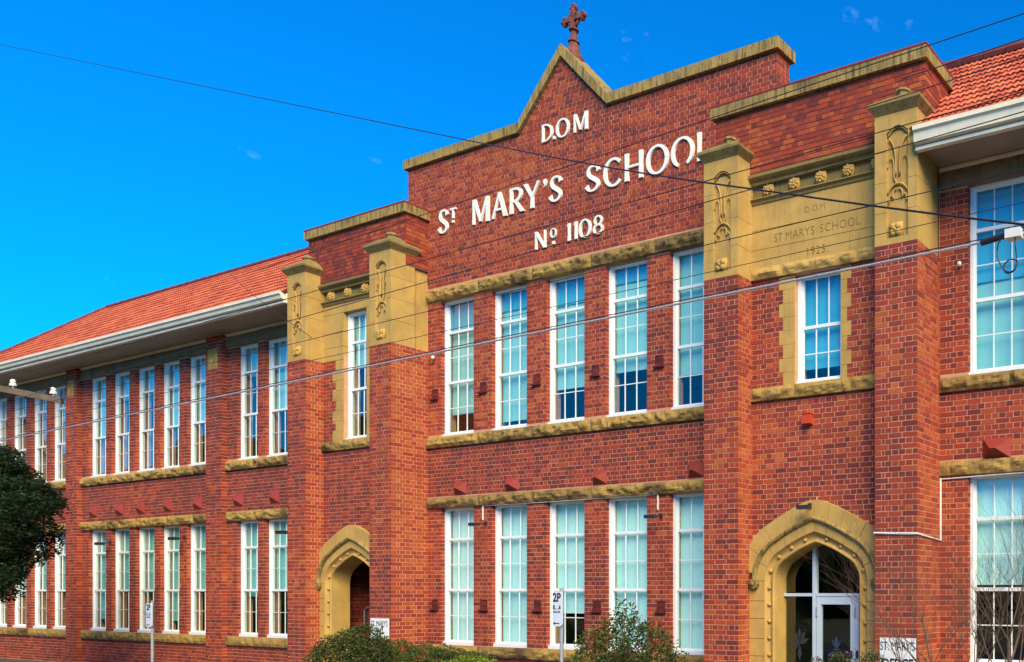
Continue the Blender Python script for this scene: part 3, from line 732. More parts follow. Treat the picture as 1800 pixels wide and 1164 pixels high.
def tile_matrix(x, row):
    s = row*TE; return Matrix.Translation((x, YE + s*math.cos(PITCH), ZE + s*math.sin(PITCH))) @ Matrix.Rotation(PITCH, 4, 'X')
# right roof, one object per tile in view
YB = 12.32; ZB = ZE + (YB-YE)*math.tan(PITCH)
b = MB(); b.prism([(YB,ZB-.02),(YR,ZR-.02),(2*YR-YB,ZB-.02)], 'x', -9.0, XR+.7); b.prism([(YE,ZE-.02),(YB-.0005,ZB-.021),(YB-.0005,ZE-.02)], 'x', P4[1]+.01, XR+.7); rr = b.build('roof', M['ridge'], school); rr['label'] = 'tiled roof of the right wing'
rows = int(SL/TE)
for r_ in range(rows):
    x = -7.6 + (TW/2 if r_ % 2 else 0)
    while x < -3.4:
        if x > P4[1] or YE + r_*TE*math.cos(PITCH) > YB - .02:
            m_ = tile_matrix(x, r_); o = place('roof_tile', TILE, rr); o.location = m_.translation; o.rotation_euler = (PITCH + random.uniform(-.012,.012), 0, random.uniform(-.012,.012)); o.location.z += random.uniform(-.004,.004)
        x += TW
# left roof, small in the picture: tiles joined
HIPX = -38.75; CORX = HIPX - (YR-YE)
b = MB(); b.add([(CORX,YE,ZE-.02),(P1[0]-.01,YE,ZE-.02),(P1[0]-.01,YR,ZR-.02),(HIPX,YR,ZR-.02),(CORX,2*YR-YE,ZE-.02),(P1[0]-.01,2*YR-YE,ZE-.02)], [(0,1,2,3),(4,3,2,5),(0,3,4),(0,4,5,1)])
rl = b.build('roof', M['ridge'], school); rl['label'] = 'hipped tiled roof of the left wing'
b = MB()
for r_ in range(rows+1):
    x = CORX + r_*TE*math.cos(PITCH) + .1 + (TW/2 if r_ % 2 else 0)
    if r_*TE > SL - .1: break
    while x < (P1[0] - TW/2 if YE + r_*TE*math.cos(PITCH) < W else P1[0] + .9):
        m_ = tile_matrix(x, r_) @ Matrix.Rotation(random.uniform(-.01,.01), 4, 'X'); b.add([m_ @ Vector(p) for p in TV], TF); x += TW
b.build('roof_tiles', M['tile'], rl, kind='stuff')
def ridge_run(p, q, n, par):
    p, q = Vector(p), Vector(q)
    for i in range(n):
        a = p.lerp(q, i/n); c = p.lerp(q, (i+1.06)/n); s = MB(); s.tube([a, c], [.105, .085], 8); s.build('ridge_tile', M['ridge'], par)
ridge_run((CORX, YE, ZE+.02), (HIPX, YR, ZR+.02), 12, rl); ridge_run((HIPX, YR, ZR+.02), (P1[0]+.5, YR, ZR+.02), 36, rl); ridge_run((-8.9, YR, ZR+.02), (XR+.6, YR, ZR+.02), 16, rr)

# ---- doorways
AHW, AZS, AZT, AR = .84, 2.38, 3.01, .40
d_ = math.hypot(AHW-AR, AZT-AZS); PHI = math.atan2(AZT-AZS, AHW-AR) + math.acos(AR/d_); ALPHA = PHI - math.pi/2
def arch_half(o, zb, na=8, nl=6, nj=1):
    pts = [(-AHW-o, zb + (AZS-zb)*i/nj) for i in range(nj)]
    cxx_ = -AHW + AR
    for i in range(na+1):
        t = math.pi + (PHI - math.pi)*i/na; pts.append((cxx_ + (AR+o)*math.cos(t), AZS + (AR+o)*math.sin(t)))
    e = pts[-1]; top = (0, AZT + o/math.cos(ALPHA))
    for i in range(1, nl+1):
        t = i/nl; bu = .10*t*(1-t); zz = e[1] + (top[1]-e[1])*t + bu
        if o > .4: zz = min(zz, AZT + o/math.cos(ALPHA) - .035)
        pts.append((e[0] + (top[0]-e[0])*t - bu*.3, zz))
    return pts
def arch_sweep(cx_, prof, zb, name, m, parent, i0=0, i1=None, side=0, hb=None, smooth=False, gap=0.0):
    """prof: (offset, y); side 0 both halves, -1 left, 1 right"""
    b = MB()
    lines = []
    for o, y in prof:
        h = arch_half(o, zb)
        lines.append([(x, y, z) for x, z in h])
    K = len(lines[0])
    for sg in ((-1, 1) if side == 0 else (side,)):
        lo = i0; hi = K if i1 is None else i1
        vs = []; fs = []; n = len(prof)
        for k in range(lo, hi):
            for ln_ in lines:
                x, y, z = ln_[k]
                if hb: x = max(x, -hb)
                vs.append((cx_ + (x if sg < 0 else -x), y, z))
        if gap:
            for j in range(n):
                for e_, o_ in ((j, n+j), ((hi-lo-1)*n+j, (hi-lo-2)*n+j)):
                    pe, po = Vector(vs[e_]), Vector(vs[o_]); dl = (po-pe).length
                    if dl > gap*2: vs[e_] = tuple(pe + (po-pe)*gap/dl)
        for k in range(hi-lo-1):
            for j in range(n-1):
                q = (k*n+j, k*n+j+1, (k+1)*n+j+1, (k+1)*n+j); fs.append(q if sg > 0 else q[::-1])
        if len(prof) > 2:
            fs.append(tuple(range(n))); fs.append(tuple((hi-lo-1)*n + j for j in range(n)))
        b.add(vs, fs)
    return b.build(name, m, parent, smooth)
def doorway(cx_, hb, zb, depth):
    yf = ENT - .10; S = M['stone']
    yd = ENT + depth
    main = arch_sweep(cx_, [(.0, yd), (.0, yf+.075), (.005, yf+.06), (.02, yf+.045), (.04, yf+.05), (.055, yf+.065), (.07, yf+.085), (.105, yf+.092), (.14, yf+.07), (.165, yf+.03), (.17, yf+.012)], zb, 'doorway', S, school)
    # flat ring and jamb blocks, joint by joint
    K = len(arch_half(0, zb)); 
    for sg in (-1, 1):
        z = zb; i = 0
        while z < AZS - .05:
            h = .30 if i % 2 else .34; z1 = min(z + h, AZS); s = MB(); a = cx_ + sg*(AHW+.171); c = cx_ + sg*(hb-.002)
            s.box(min(a,c), max(a,c), yf+.012-random.uniform(0,.002), ENT+.05, z+.004, z1-.004); s.build('jamb_stone', S, main); z = z1; i += 1
        for k0, k1 in ((1,4),(4,7),(7,10),(10,13),(13,K-1)):
            arch_sweep(cx_, [(.171, ENT+.02), (.171, yf+.012), (.33, yf+.012-random.uniform(0,.002)), (.33, ENT+.02)], zb, 'voussoir', S, main, k0, k1+1, sg, hb, gap=.0045)
        for k0, k1 in ((2,5),(5,8),(8,11),(11,13),(13,K-1)):
            arch_sweep(cx_, [(.411, ENT+.02), (.411, yf+.002), (.68, yf+.002-random.uniform(0,.003)), (.68, ENT+.02)], zb, 'voussoir', S, main, k0, k1+1, sg, hb-.001, gap=.0045)
        # ball flowers in the hollow
        path = arch_half(.108, zb); acc = 0; nxt = .15
        for (xa, za), (xb, zb_) in zip(path[:-1], path[1:]):
            l = math.hypot(xb-xa, zb_-za)
            while acc + l >= nxt:
                t = (nxt-acc)/l; r = MB(); xq = xa+(xb-xa)*t
                r.ball((cx_ - sg*xq, yf+.07, za+(zb_-za)*t), .036, 8, 6, .12); r.build('ball_flower', S, main, True); nxt += .285 if zb_ < AZS+.01 else .30
            acc += l
        # carved stop at the end of the hood
        r = MB(); xs_ = cx_ + sg*(AHW+.37)
        for j in range(9):
            a_ = 2*math.pi*j/8; rr_ = .06 if j < 8 else 0
            r.ball((xs_+rr_*math.cos(a_), yf-.02-(.03 if j == 8 else 0), AZS-.05+rr_*math.sin(a_)), .045, 7, 5, .25)
        r.build('hood_stop', M['frieze'], main, True)
    arch_sweep(cx_, [(.331, ENT+.02), (.331, yf-.01), (.345, yf-.04), (.37, yf-.055), (.392, yf-.05), (.40, yf-.03), (.409, yf-.005), (.409, ENT+.02)], zb, 'hood_mould', M['coping'], main, 1, None, 0, hb-.002)
    return main
dw2 = doorway(E2C, P4[0]-E2C-.0, .12, .30); dw1 = doorway(E1C, P2[0]-E1C-.0, .12, .36)
# glazed door of the right doorway
yd = ENT + .22; gx0, gx1 = E2C-.92, E2C+.92
f = MB(); mx = -8.10; trz = 2.12
f.box(mx-.032, mx+.032, yd, yd+.09, .15, 3.25); f.box(gx0, mx-.04, yd+.002, yd+.088, trz, trz+.052); f.box(mx+.04, gx1, yd+.002, yd+.088, trz, trz+.052)
f.box(gx0, mx-.04, yd+.002, yd+.088, .15, .24); f.box(gx0, mx-.041, yd+.003, yd+.08, .50+.02, .56)
dfr = f.build('door_frame', M['alu'], school)
for a, c, z0, z1 in ((gx0, mx-.04, .56, trz), (gx0, mx-.04, trz+.07, 3.3), (mx+.04, gx1, trz+.07, 3.3), (gx0, mx-.04, .24, .52)):
    place('pane', pane_of(c-a-.004, z1-z0-.004), dfr, (.5*(a+c), yd+.045, .5*(z0+z1)))
for a, c in ((mx+.045, -7.30), (-7.295, -6.55)):
    d = MB(); zt = trz-.006; st = .085 if a < -7.5 else .075
    d.box(a, a+st, yd+.01, yd+.075, .16, zt); d.box(c-st, c, yd+.01, yd+.075, .16, zt); d.box(a+st, c-st, yd+.012, yd+.073, zt-.13, zt); d.box(a+st, c-st, yd+.012, yd+.073, .16, .34)
    do = d.build('door', M['alu'], school); place('pane', pane_of(c-a-2*st-.002, zt-.47-.002), do, (.5*(a+c), yd+.045, .34 + .5*(zt-.47)))
    h = MB(); hx = c-.055 if a < -7.5 else a+.05
    h.box(hx-.015, hx+.015, yd-.025, yd+.009, 1.10, 1.22); h.build('door_handle', M['black_metal'], do)
    for zz in (.55, 1.78):
        h = MB(); h.box(a-.004, a+.022, yd-.012, yd+.0095, zz, zz+.16); h.build('hinge', M['galv'], do)
    # crest printed on the glass
    e = MB(); ex, ez, ey = .5*(a+c), 1.30, yd+.040
    for sx in (-1, 1):
        e.add([(ex+sx*p, ey, ez+q) for p, q in ((.02,-.05),(.075,.02),(.085,.07),(.05,.09),(.06,.05),(.02,.0))], [(0,1,2,3,4,5) if sx > 0 else (5,4,3,2,1,0)])
        e.add([(ex+sx*p, ey, ez+q) for p, q in ((.0,-.17),(.10,-.13),(.17,-.16),(.16,-.20),(.09,-.17),(.0,-.21))], [(0,5,4,3,2,1) if sx > 0 else (0,1,2,3,4,5)])
    e.add([(ex+p, ey, ez+q) for p, q in ((0,.16),(-.035,.08),(-.02,-.05),(.02,-.05),(.035,.08))], [(0,1,2,3,4)]); e.add([(ex+p, ey, ez+q) for p, q in ((-.06,-.06),(-.06,-.085),(.06,-.085),(.06,-.06))], [(0,1,2,3)])
    e.build('crest', M['crest'], do)
e = MB(); ex, ez, ey = -8.42, 1.30, yd + .040
for i in range(7):
    a_ = R(200 - i*36 if i < 6 else 270); l = .20
    e.add([(ex, ey, ez), (ex+l*.5*math.cos(a_)-.045*math.sin(a_), ey, ez+l*.8*math.sin(a_)+.045*math.cos(a_)), (ex+l*math.cos(a_), ey, ez+l*1.4*math.sin(a_)), (ex+l*.5*math.cos(a_)+.045*math.sin(a_), ey, ez+l*.8*math.sin(a_)-.045*math.cos(a_))], [(0,1,2,3)])
e.build('etched_leaf', M['leafprint'], dfr)
# porch boxes behind both doorways
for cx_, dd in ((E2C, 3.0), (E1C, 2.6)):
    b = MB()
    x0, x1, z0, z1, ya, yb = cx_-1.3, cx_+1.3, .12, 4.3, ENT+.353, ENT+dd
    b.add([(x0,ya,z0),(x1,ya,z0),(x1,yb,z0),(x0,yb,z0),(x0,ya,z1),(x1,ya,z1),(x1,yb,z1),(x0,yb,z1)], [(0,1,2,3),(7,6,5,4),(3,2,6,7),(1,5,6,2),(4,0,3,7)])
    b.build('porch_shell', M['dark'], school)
x_in = E1C - 1.299
bricks('r', ENT+.36, ENT+2.6, .13, 4.25, x_in, tone=-.12)

# the 300 bricks that show largest are parts of their walls, the rest is one body of brickwork
order = sorted(range(len(allbricks)), key=lambda i: -allbricks[i][2])
big = set(order[:300]); sect_par = {'wr': wr, 'p4': pl4, 'we2': we2, 'p': pl3, 'gable': gw, 'wall': wc, 'par': gw}
rest = MB()
for i, (vs, col, sz, sect) in enumerate(allbricks):
    if i in big:
        c = np.mean(np.array(vs), axis=0); m_ = MB(); m_.add([tuple(np.array(p)-c) for p in vs], BF, col)
        place('brick', m_.mesh('brick', M['brick']), sect_par[sect], tuple(c))
    else: rest.add(vs, BF, col)
rest.build('brickwork', M['brick'], school, kind='stuff')

# ---- lettering on the gable
def stroke_mesh(strokes, x, z, hgt, wid, y, name='letter', m='letter', thick=.032):
    b = MB()
    for si, pts in enumerate(strokes):
        P = [(p[0]*wid, p[1]*hgt) for p in pts]; Wd = [p[2]*hgt*.5 for p in pts]; n = len(P); Lp = []; Rp = []
        for i in range(n):
            d = np.array(P[min(i+1,n-1)]) - np.array(P[max(i-1,0)]); l = np.hypot(*d) or 1; nx__, ny__ = -d[1]/l, d[0]/l
            if len(pts[i]) > 3: nx__, ny__ = pts[i][3], pts[i][4]
            Lp.append((P[i][0]+nx__*Wd[i], P[i][1]+ny__*Wd[i])); Rp.append((P[i][0]-nx__*Wd[i], P[i][1]-ny__*Wd[i]))
        y0 = y - thick - .0012*si; y1 = y + .002
        vs = []
        for i in range(n): vs += [(x+Lp[i][0], y0, z+Lp[i][1]), (x+Rp[i][0], y0, z+Rp[i][1]), (x+Lp[i][0], y1, z+Lp[i][1]), (x+Rp[i][0], y1, z+Rp[i][1])]
        fs = []
        for i in range(n-1):
            a = i*4; c = a+4
            fs += [(a, a+1, c+1, c), (a+2, c+2, c+3, a+3), (a, c, c+2, a+2), (a+1, a+3, c+3, c+1)]
        fs += [(0,2,3,1), ((n-1)*4, (n-1)*4+1, (n-1)*4+3, (n-1)*4+2)]
        b.add(vs, fs)
    o = b.build(name, M[m], school); return o
def ring(cx_=.5, cy_=.5, rx_=.44, ry_=.48, a0=0, a1=360, thick=.16, thin=.075, n=26):
    return [(cx_+rx_*math.cos(R(a0+(a1-a0)*i/n)), cy_+ry_*math.sin(R(a0+(a1-a0)*i/n)), thin+(thick-thin)*abs(math.cos(R(a0+(a1-a0)*i/n)))) for i in range(n+1)]
VN = (1, 0)     # vertical strokes end square: offset sideways
def vs_(x, w0=.19, w1=.15, w2=.19, y0=0, y1=1): return [(x, y0, w0, -1, 0), (x, y0+(y1-y0)*.5, w1, -1, 0), (x, y1, w2, -1, 0)]
def dg_(x0, y0, x1, y1, w0, w1): return [(x0, y0, w0, -1 if y1 > y0 else 1, 0), (x1, y1, w1, -1 if y1 > y0 else 1, 0)]
def hz_(x0, x1, y, w): return [(x0, y, w, 0, 1), (x1, y, w, 0, 1)]
S_ = smooth_pts([(.86,.74,.19),(.78,.89,.11),(.55,.955,.075),(.30,.90,.11),(.20,.75,.15),(.30,.61,.17),(.55,.49,.18),(.78,.36,.17),(.84,.22,.15),(.70,.09,.11),(.45,.04,.075),(.22,.10,.11),(.10,.25,.19)], 4)
G = {'S': [S_], 'T': [vs_(.5, .18, .14, .15), hz_(.02, .98, .93, .11)],
 'M': [vs_(.10, .13, .10, .12), dg_(.50, .06, .14, 1, .13, .17)[::1], dg_(.50, .06, .86, 1, .10, .13), vs_(.89, .19, .16, .19)],
 'A': [dg_(.08, 0, .50, 1, .13, .09), dg_(.90, 0, .50, 1, .21, .17), hz_(.24, .76, .32, .08)],
 'R': [vs_(.17, .19, .15, .17), smooth_pts([(.16,.955,.08),(.50,.955,.09),(.76,.86,.14),(.80,.72,.16),(.70,.56,.13),(.45,.48,.09),(.16,.47,.08)], 4), dg_(.92, 0, .42, .50, .22, .17)],
 'Y': [vs_(.5, .19, .15, .15, 0, .46), dg_(.5, .42, .10, 1, .15, .20), dg_(.5, .42, .88, 1, .12, .13)],
 "'": [smooth_pts([(.2,.05,.05),(.55,.3,.2),(.5,.75,.55),(.45,1,.3)], 4)],
 'C': [ring(.54, .5, .46, .48, 42, 318, .16, .08, 24)],
 'H': [vs_(.14, .19, .15, .18), vs_(.86, .19, .15, .18), hz_(.14, .86, .50, .085)],
 'O': [ring()], 'Ob': [ring(.5,.5,.44,.48,-62,248,.16,.075)],
 'L': [vs_(.20, .19, .15, .18), hz_(.20, .95, .05, .10)],
 'N': [vs_(.13, .13, .11, .13), vs_(.87, .13, .11, .13), dg_(.87, .0, .13, 1, .20, .22)],
 '1': [vs_(.5, .19, .15, .17), dg_(.10, .84, .5, .99, .07, .10)],
 '0': [ring(.5, .5, .42, .48, 0, 360, .17, .08)],
 '8': [ring(.5, .74, .34, .235, 0, 360, .14, .08, 20), ring(.5, .26, .42, .245, 0, 360, .15, .08, 20)],
 'D': [vs_(.15, .17, .14, .17), smooth_pts([(.12,.955,.08),(.45,.94,.09),(.78,.78,.14),(.88,.5,.17),(.78,.22,.14),(.45,.06,.09),(.12,.045,.08)], 4)],
 '.': [vs_(.5, 1, 1, 1)], 'T2': [vs_(.5, .24, .2, .2), hz_(.02, .98, .92, .16)]}
YL = W - .006
row1 = [('S',-18.15,-17.80,10.09,.53), ('T2',-17.75,-17.55,10.37,.22), ('.',-17.69,-17.62,10.27,.055), ('M',-17.03,-16.47,10.10,.53), ('A',-16.40,-15.93,10.11,.53), ('R',-15.87,-15.42,10.11,.53), ('Y',-15.42,-14.92,10.12,.53),
        ("'",-14.86,-14.73,10.47,.17), ('S',-14.68,-14.29,10.12,.53), ('S',-13.66,-13.24,10.12,.53), ('C',-13.16,-12.66,10.12,.54), ('H',-12.62,-12.11,10.14,.53), ('O',-12.04,-11.50,10.13,.54), ('Ob',-11.42,-10.88,10.14,.54), ('L',-10.83,-10.42,10.15,.53),
        ('N',-15.10,-14.75,9.24,.36), ('0',-14.64,-14.47,9.40,.19), ('.',-14.58,-14.52,9.27,.06), ('1',-14.17,-14.04,9.25,.36), ('1',-13.98,-13.85,9.25,.36), ('0',-13.83,-13.50,9.25,.36), ('8',-13.44,-13.17,9.26,.36),
        ('D',-14.90,-14.56,11.40,.36), ('.',-14.56,-14.50,11.40,.06), ('O',-14.47,-14.11,11.39,.37), ('M',-13.99,-13.58,11.40,.36)]
for g, a, c, z, h in row1: stroke_mesh(G[g], a, z, h, c-a, YL)

# ---- text set in the default face (signs, cut inscription)
def text_mesh(body, size, m, ext=.001, squeeze=1.0, shear=0.0, bold=0.0, spacing=1.0):
    cu = bpy.data.curves.new('text', 'FONT'); cu.body = body; cu.size = size; cu.extrude = ext; cu.align_x = 'CENTER'; cu.align_y = 'BOTTOM_BASELINE'; cu.offset = bold; cu.shear = shear; cu.space_character = spacing; cu.resolution_u = 3
    o = bpy.data.objects.new('text', cu); C.objects.link(o); dgx = bpy.context.evaluated_depsgraph_get(); me = bpy.data.meshes.new_from_object(o.evaluated_get(dgx)); bpy.data.objects.remove(o); bpy.data.curves.remove(cu)
    me.transform(Matrix.Rotation(math.pi/2, 4, 'X') @ Matrix.Diagonal((squeeze, 1, 1, 1))); me.materials.clear(); me.materials.append(M[m]); me.name = 'lettering'; return me
xm = .5*(P3[1]+P4[0])
for body, x, z, s, sq in (('D.O.M.', -7.90, 8.53, .15, .92), ('ST', -8.66, 8.15, .20, .80), ('MARYS', -8.22, 8.15, .20, .90), ('SCHOOL', -7.43, 8.15, .20, .92), ('1925.', -7.88, 7.81, .20, .95)):
    place('inscription', text_mesh(body, s, 'letter_cut', .001, sq, 0, -.004, 1.1), school, (x, ENT-.0165, z))

# ---- vents, pipes and small fittings of the building
def vent_hood(x, z, w_=.34, h_=.27, d=.17, y=W):
    b = MB(); y0 = y - .006
    b.add([(x-w_/2,y0,z-h_/2),(x+w_/2,y0,z-h_/2),(x+w_/2,y0,z+h_/2),(x-w_/2,y0,z+h_/2),(x-w_*.10,y0-d,z-h_*.08),(x+w_*.10,y0-d,z-h_*.08)], [(0,1,5,4),(1,2,5),(2,3,4,5),(3,0,4),(3,2,1,0)])
    b.build('vent_hood', M['vent'], school)
for x in (-34.0,-32.42,-31.2,-29.7,-28.15,-26.15,-24.51,-35.9): vent_hood(x, 4.60, .40, .34, .11)
for x in (-17.43,-15.79,-13.28,-10.84): vent_hood(x, 4.46, .38, .28, .14)
vent_hood(-4.83, 4.43, .47, .32, .2)
def wall_vent(x, z, y=W):
    b = MB(); s = .105; y0 = y - .012
    b.box(x-s, x+s, y0, y+.01, z+s-.02, z+s); b.box(x-s, x-s+.02, y0, y+.01, z-s, z+s-.021); b.box(x+s-.02, x+s, y0, y+.01, z-s, z+s-.021)
    for i in range(5): b.box(x-s+.021, x+s-.021, y0+.004, y+.01, z-s+.012+i*.036, z-s+.034+i*.036)
    b.box(x-s-.02, x+s+.02, y0-.05, y+.01, z-s-.03, z-s-.002)
    b.box(x-s+.018, x+s-.018, y-.004, y+.012, z-s, z+s-.018); b.build('wall_vent', M['vent_dark'], school)
for x in (-18.29,-16.70,-15.06,-13.40,-11.74): wall_vent(x, 6.585)
for x in (-18.29,-16.68,-15.04,-13.36,-11.70): wall_vent(x, 1.92)
b = MB(); b.box(-8.12, -7.96, ENT-.11, ENT+.0, 4.99, 5.15); b.box(-8.13, -7.95, ENT-.12, ENT-.0, 5.151, 5.17); b.build('alarm_box', M['signal_red'], school)
b = MB()
b.tube([(-5.80, W-.02, 4.02), (-5.80, W-.02, 3.02), (-5.80, PIL-.02, 3.08), (-6.56, PIL-.02, 3.11)], .018, 6); b.tube([(-5.795, W-.02, 4.0), (-4.0, W-.02, 4.03)], .012, 5)
b.build('conduit_pipe', M['pipe'], school)
for x, zt in ((-16.69, 4.03), (-11.76, 4.05)):
    b = MB(); b.tube([(x, W-.02, zt), (x, W-.02, zt-.30)], .016, 6); b.build('conduit_pipe', M['pipe'], school)
b = MB(); b.tube([(-16.69, W-.025, 4.035), (-14.5, W-.025, 4.03), (-11.76, W-.025, 4.045)], .009, 5); b.build('conduit_pipe', M['pipe'], school)
for x in (-18.28, -5.45):
    b = MB(); b.lathe([(.02, 7.35), (.035, 7.37), (.035, 7.40), (.02, 7.42)], x, W-.06, 8); b.build('wire_bracket', M['pipe'], school)

# ================================================================ things on and in front of the building
# floodlights
def floodlight(name, label, x, y, z, s=1.0, yaw=0.0, wallp=W):
    t = thing(name, label, 'floodlight', (x, wallp, z), 'floodlights on the school wall')
    b = MB(); b.box(x-.13*s, x+.13*s, y-.10*s, y+.02*s, z-.035*s, z+.035*s); o = b.build('lamp_housing', M['black_metal'], t); o.rotation_euler = (0, 0, 0)
    b = MB(); b.tube([(x, y, z), (x, wallp-.01, z+.05*s)], .012*s, 5); b.box(x-.04*s, x+.04*s, wallp-.02, wallp-.004, z, z+.09*s); b.build('arm', M['black_metal'], t)
    b = MB(); b.box(x-.115*s, x+.115*s, y-.085*s, y+.01*s, z-.039*s, z-.0355*s); b.build('lens', M['galv'], t)
floodlight('floodlight', 'small black floodlight fixed to the stone arch over the glazed doors', -7.95, 11.28, 3.58, .9, 0, 11.42)
floodlight('floodlight', 'flat black floodlight between the two leftmost ground floor windows of the centre bay', -16.62, 11.72, 3.62, .9)
floodlight('floodlight', 'flat black floodlight between the two rightmost ground floor windows of the centre bay', -11.70, 11.72, 3.60, .9)
floodlight('floodlight', 'black floodlight above the ground floor windows close to the left pilaster', -33.0, 11.75, 3.60, 1.1)
floodlight('floodlight', 'black floodlight between ground floor windows midway along the left wing', -28.85, 11.75, 3.64, 1.1)
floodlight('floodlight', 'black floodlight on the left wing right beside the far left pillar', -23.75, 11.75, 3.66, 1.1)

# signs on the pillars
def plate(name, label, x0, x1, z0, z1, lines, hgt_y=PIL-.03):
    t = thing(name, label, 'sign', (.5*(x0+x1), PIL, z0))
    b = MB(); b.box(x0, x1, hgt_y, hgt_y+.02, z0, z1); b.build('board', M['signwhite'], t)
    for body, z, s, sq, bold in lines: place('lettering', text_mesh(body, s, 'ink', .001, sq, 0, bold), t, (.5*(x0+x1), hgt_y-.0025, z))
plate('office_sign', 'white board lettered ST. MARY\'S OFFICE on the nearest brick pillar', -6.45, -5.83, .75, 1.49, [("ST. MARY'S", 1.30, .19, .66, .0), ('OFFICE', 1.02, .215, .80, .006)])
plate('hall_sign', 'white board lettered ST. MARY\'S HALL on the pillar beside the open porch', -19.19, -18.57, 1.17, 1.62, [("ST. MARY'S", 1.45, .17, .70, .0), ('HALL', 1.29, .17, .80, .004)])

# gate in the open porch
t = thing('porch_gate', 'low tubular wire mesh gate inside the open porch', 'gate', (-21.2, 12.5, .12))
b = MB(); gx0_, gx1_, gy, gz0, gz1 = -21.72, -20.2, 12.45, .2, 1.82
b.tube([(gx0_, gy, gz0), (gx0_, gy, gz1-.08), (gx0_+.08, gy, gz1), (gx1_-.08, gy, gz1), (gx1_, gy, gz1-.08), (gx1_, gy, gz0), (gx0_, gy, gz0)], .02, 6); b.build('gate_frame', M['galv'], t)
b = MB()
for i in range(-18, 16):
    for sx in (-1, 1):
        x = gx0_ + i*.09 if sx > 0 else gx1_ - i*.09; pts = []
        for k in range(19):
            xx = x + sx*k*.09; zz = gz0 + k*.085
            if gx0_ < xx < gx1_ and zz < gz1: pts.append((xx, gy, zz))
        if len(pts) > 1: b.tube([pts[0], pts[-1]], .003, 3, caps=False)
b.build('wire_mesh', M['galv'], t)

# parking signs
def parking(label, x, y, zt, h, w_, yaw, tilt):
    t = thing('parking_sign', label, 'parking sign', (x, y, 0), 'parking signs along the footpath')
    b = MB(); b.tube([(x+.045, y+.04, .05), (x+.045, y+.04, zt+.06)], .03, 10); b.build('post', M['galv'], t)
    b = MB(); r = .03; x0, x1, z0, z1 = x-w_/2, x+w_/2, zt-h, zt
    b.prism([(x0+r,z0),(x1-r,z0),(x1,z0+r),(x1,z1-r),(x1-r,z1),(x0+r,z1),(x0,z1-r),(x0,z0+r)], 'y', y-.012, y+.008); b.build('plate', M['signblue'], t)
    for body, z, s, sq, bo in (('2P', zt-.165*h/.58, .20, .9, .006), ('8    6', zt-.29*h/.58, .095, .9, .003), ('AM    PM', zt-.30*h/.58, .03, .9, 0), ('MON-FRI', zt-.355*h/.58, .045, .9, .001)):
        place('lettering', text_mesh(body, s*h/.58, 'ink', .0008, sq, 0, bo), t, (x-.005, y-.014, z))
    a = MB(); az__ = zt - .53*h/.58
    a.box(x-.06, x+.05, y-.0145, y-.0125, az__-.008, az__+.008); a.add([(x-.09,y-.0145,az__),(x-.05,y-.0145,az__-.03),(x-.05,y-.0145,az__+.03)], [(0,1,2)]); a.build('arrow', M['ink'], t)
parking('pale 2P parking sign on a grey post in front of the centre windows', -11.86, 9.8, 2.20, .58, .225, 0, 0)
parking('pale 2P parking sign on a grey post in front of the left wing', -25.75, 10.0, 1.92, .56, .27, 0, 0)

# power pole at the left edge
t = thing('power_pole', 'timber power pole with crossarm and white insulators at the left edge', 'power pole', (-24.15, 7.0, 0))
b = MB(); b.tube([(-24.42, 7.0, 0), (-24.42, 7.0, 4.0), (-24.42, 7.0, 7.6)], [.15,.14,.12], 12); b.build('pole', M['wood'], t)
b = MB(); a0 = Vector((-24.75, 6.38, 6.38)); a1 = Vector((-23.30, 7.72, 6.02)); dv = (a1-a0).normalized(); sd = Vector((dv.y, -dv.x, 0)).normalized()*.045; up = Vector((0,0,.06))
vs = [a0-sd-up, a1-sd-up, a1+sd-up, a0+sd-up, a0-sd+up, a1-sd+up, a1+sd+up, a0+sd+up]
b.add(vs, [(0,3,2,1),(4,5,6,7),(0,1,5,4),(1,2,6,5),(2,3,7,6),(3,0,4,7)]); b.build('crossarm', M['wood'], t)
for k in (.30, .62, .93):
    p = a0.lerp(a1, k); b = MB(); b.lathe([(.012, p.z+.05), (.012, p.z+.10), (.05, p.z+.10), (.055, p.z+.13), (.035, p.z+.16), (.045, p.z+.19), (.03, p.z+.225), (.012, p.z+.235)], p.x, p.y, 8); b.build('insulator', M['porcelain'], t)

# overhead wires
def wire(label, pts, r, m='wire', extra=None):
    o_ = thing('overhead_wire', label, 'wire', pts[0], 'overhead wires in front of the school')
    b = MB(); b.tube(smooth_pts(pts, 6), r, 6); b.build('cable', M[m], o_)
    return o_
def ext(x0, z0, x1, z1, y, xa=-24.0, xb=-1.6, sag=.0):
    f_ = lambda x: z0 + (z1-z0)*(x-x0)/(x1-x0)
    return [(x, y, f_(x)) for x in (xa, .75*xa+.25*xb, .5*(xa+xb), .25*xa+.75*xb, xb)]
wire('thin dark wire crossing the lettering and ending above the right pillars', ext(-15.02, 6.80, -3.88, 7.0, 7.5), .005)
wire('thin dark wire just below the lettering wire, crossing the carved pillars', ext(-14.62, 6.33, -3.14, 6.69, 7.3), .005)
wire('thin dark wire crossing the centre lintel and the inscribed panel', ext(-14.42, 5.92, -6.43, 6.05, 7.2), .0045)
wire('thinnest wire crossing the tops of the first floor windows', ext(-13.43, 5.52, -2.68, 5.70, 7.0), .0035)
wire('thin wire crossing the upper gable and the sky on the right', ext(-8.88, 7.59, -2.84, 7.77, 7.5, -16), .005)
wire('thin wire crossing the tiled roof on the right', ext(-3.95, 7.38, -3.15, 7.41, 7.6, -4.6), .005)
wire('thin wire along the ridge of the right roof', ext(-3.69, 7.64, -3.19, 7.66, 7.7, -4.2), .005)
e_ = wire('thick silver cable running low across the whole building', ext(-23.73, 5.13, -3.13, 5.41, 7.0), .0115, 'wire_silver')
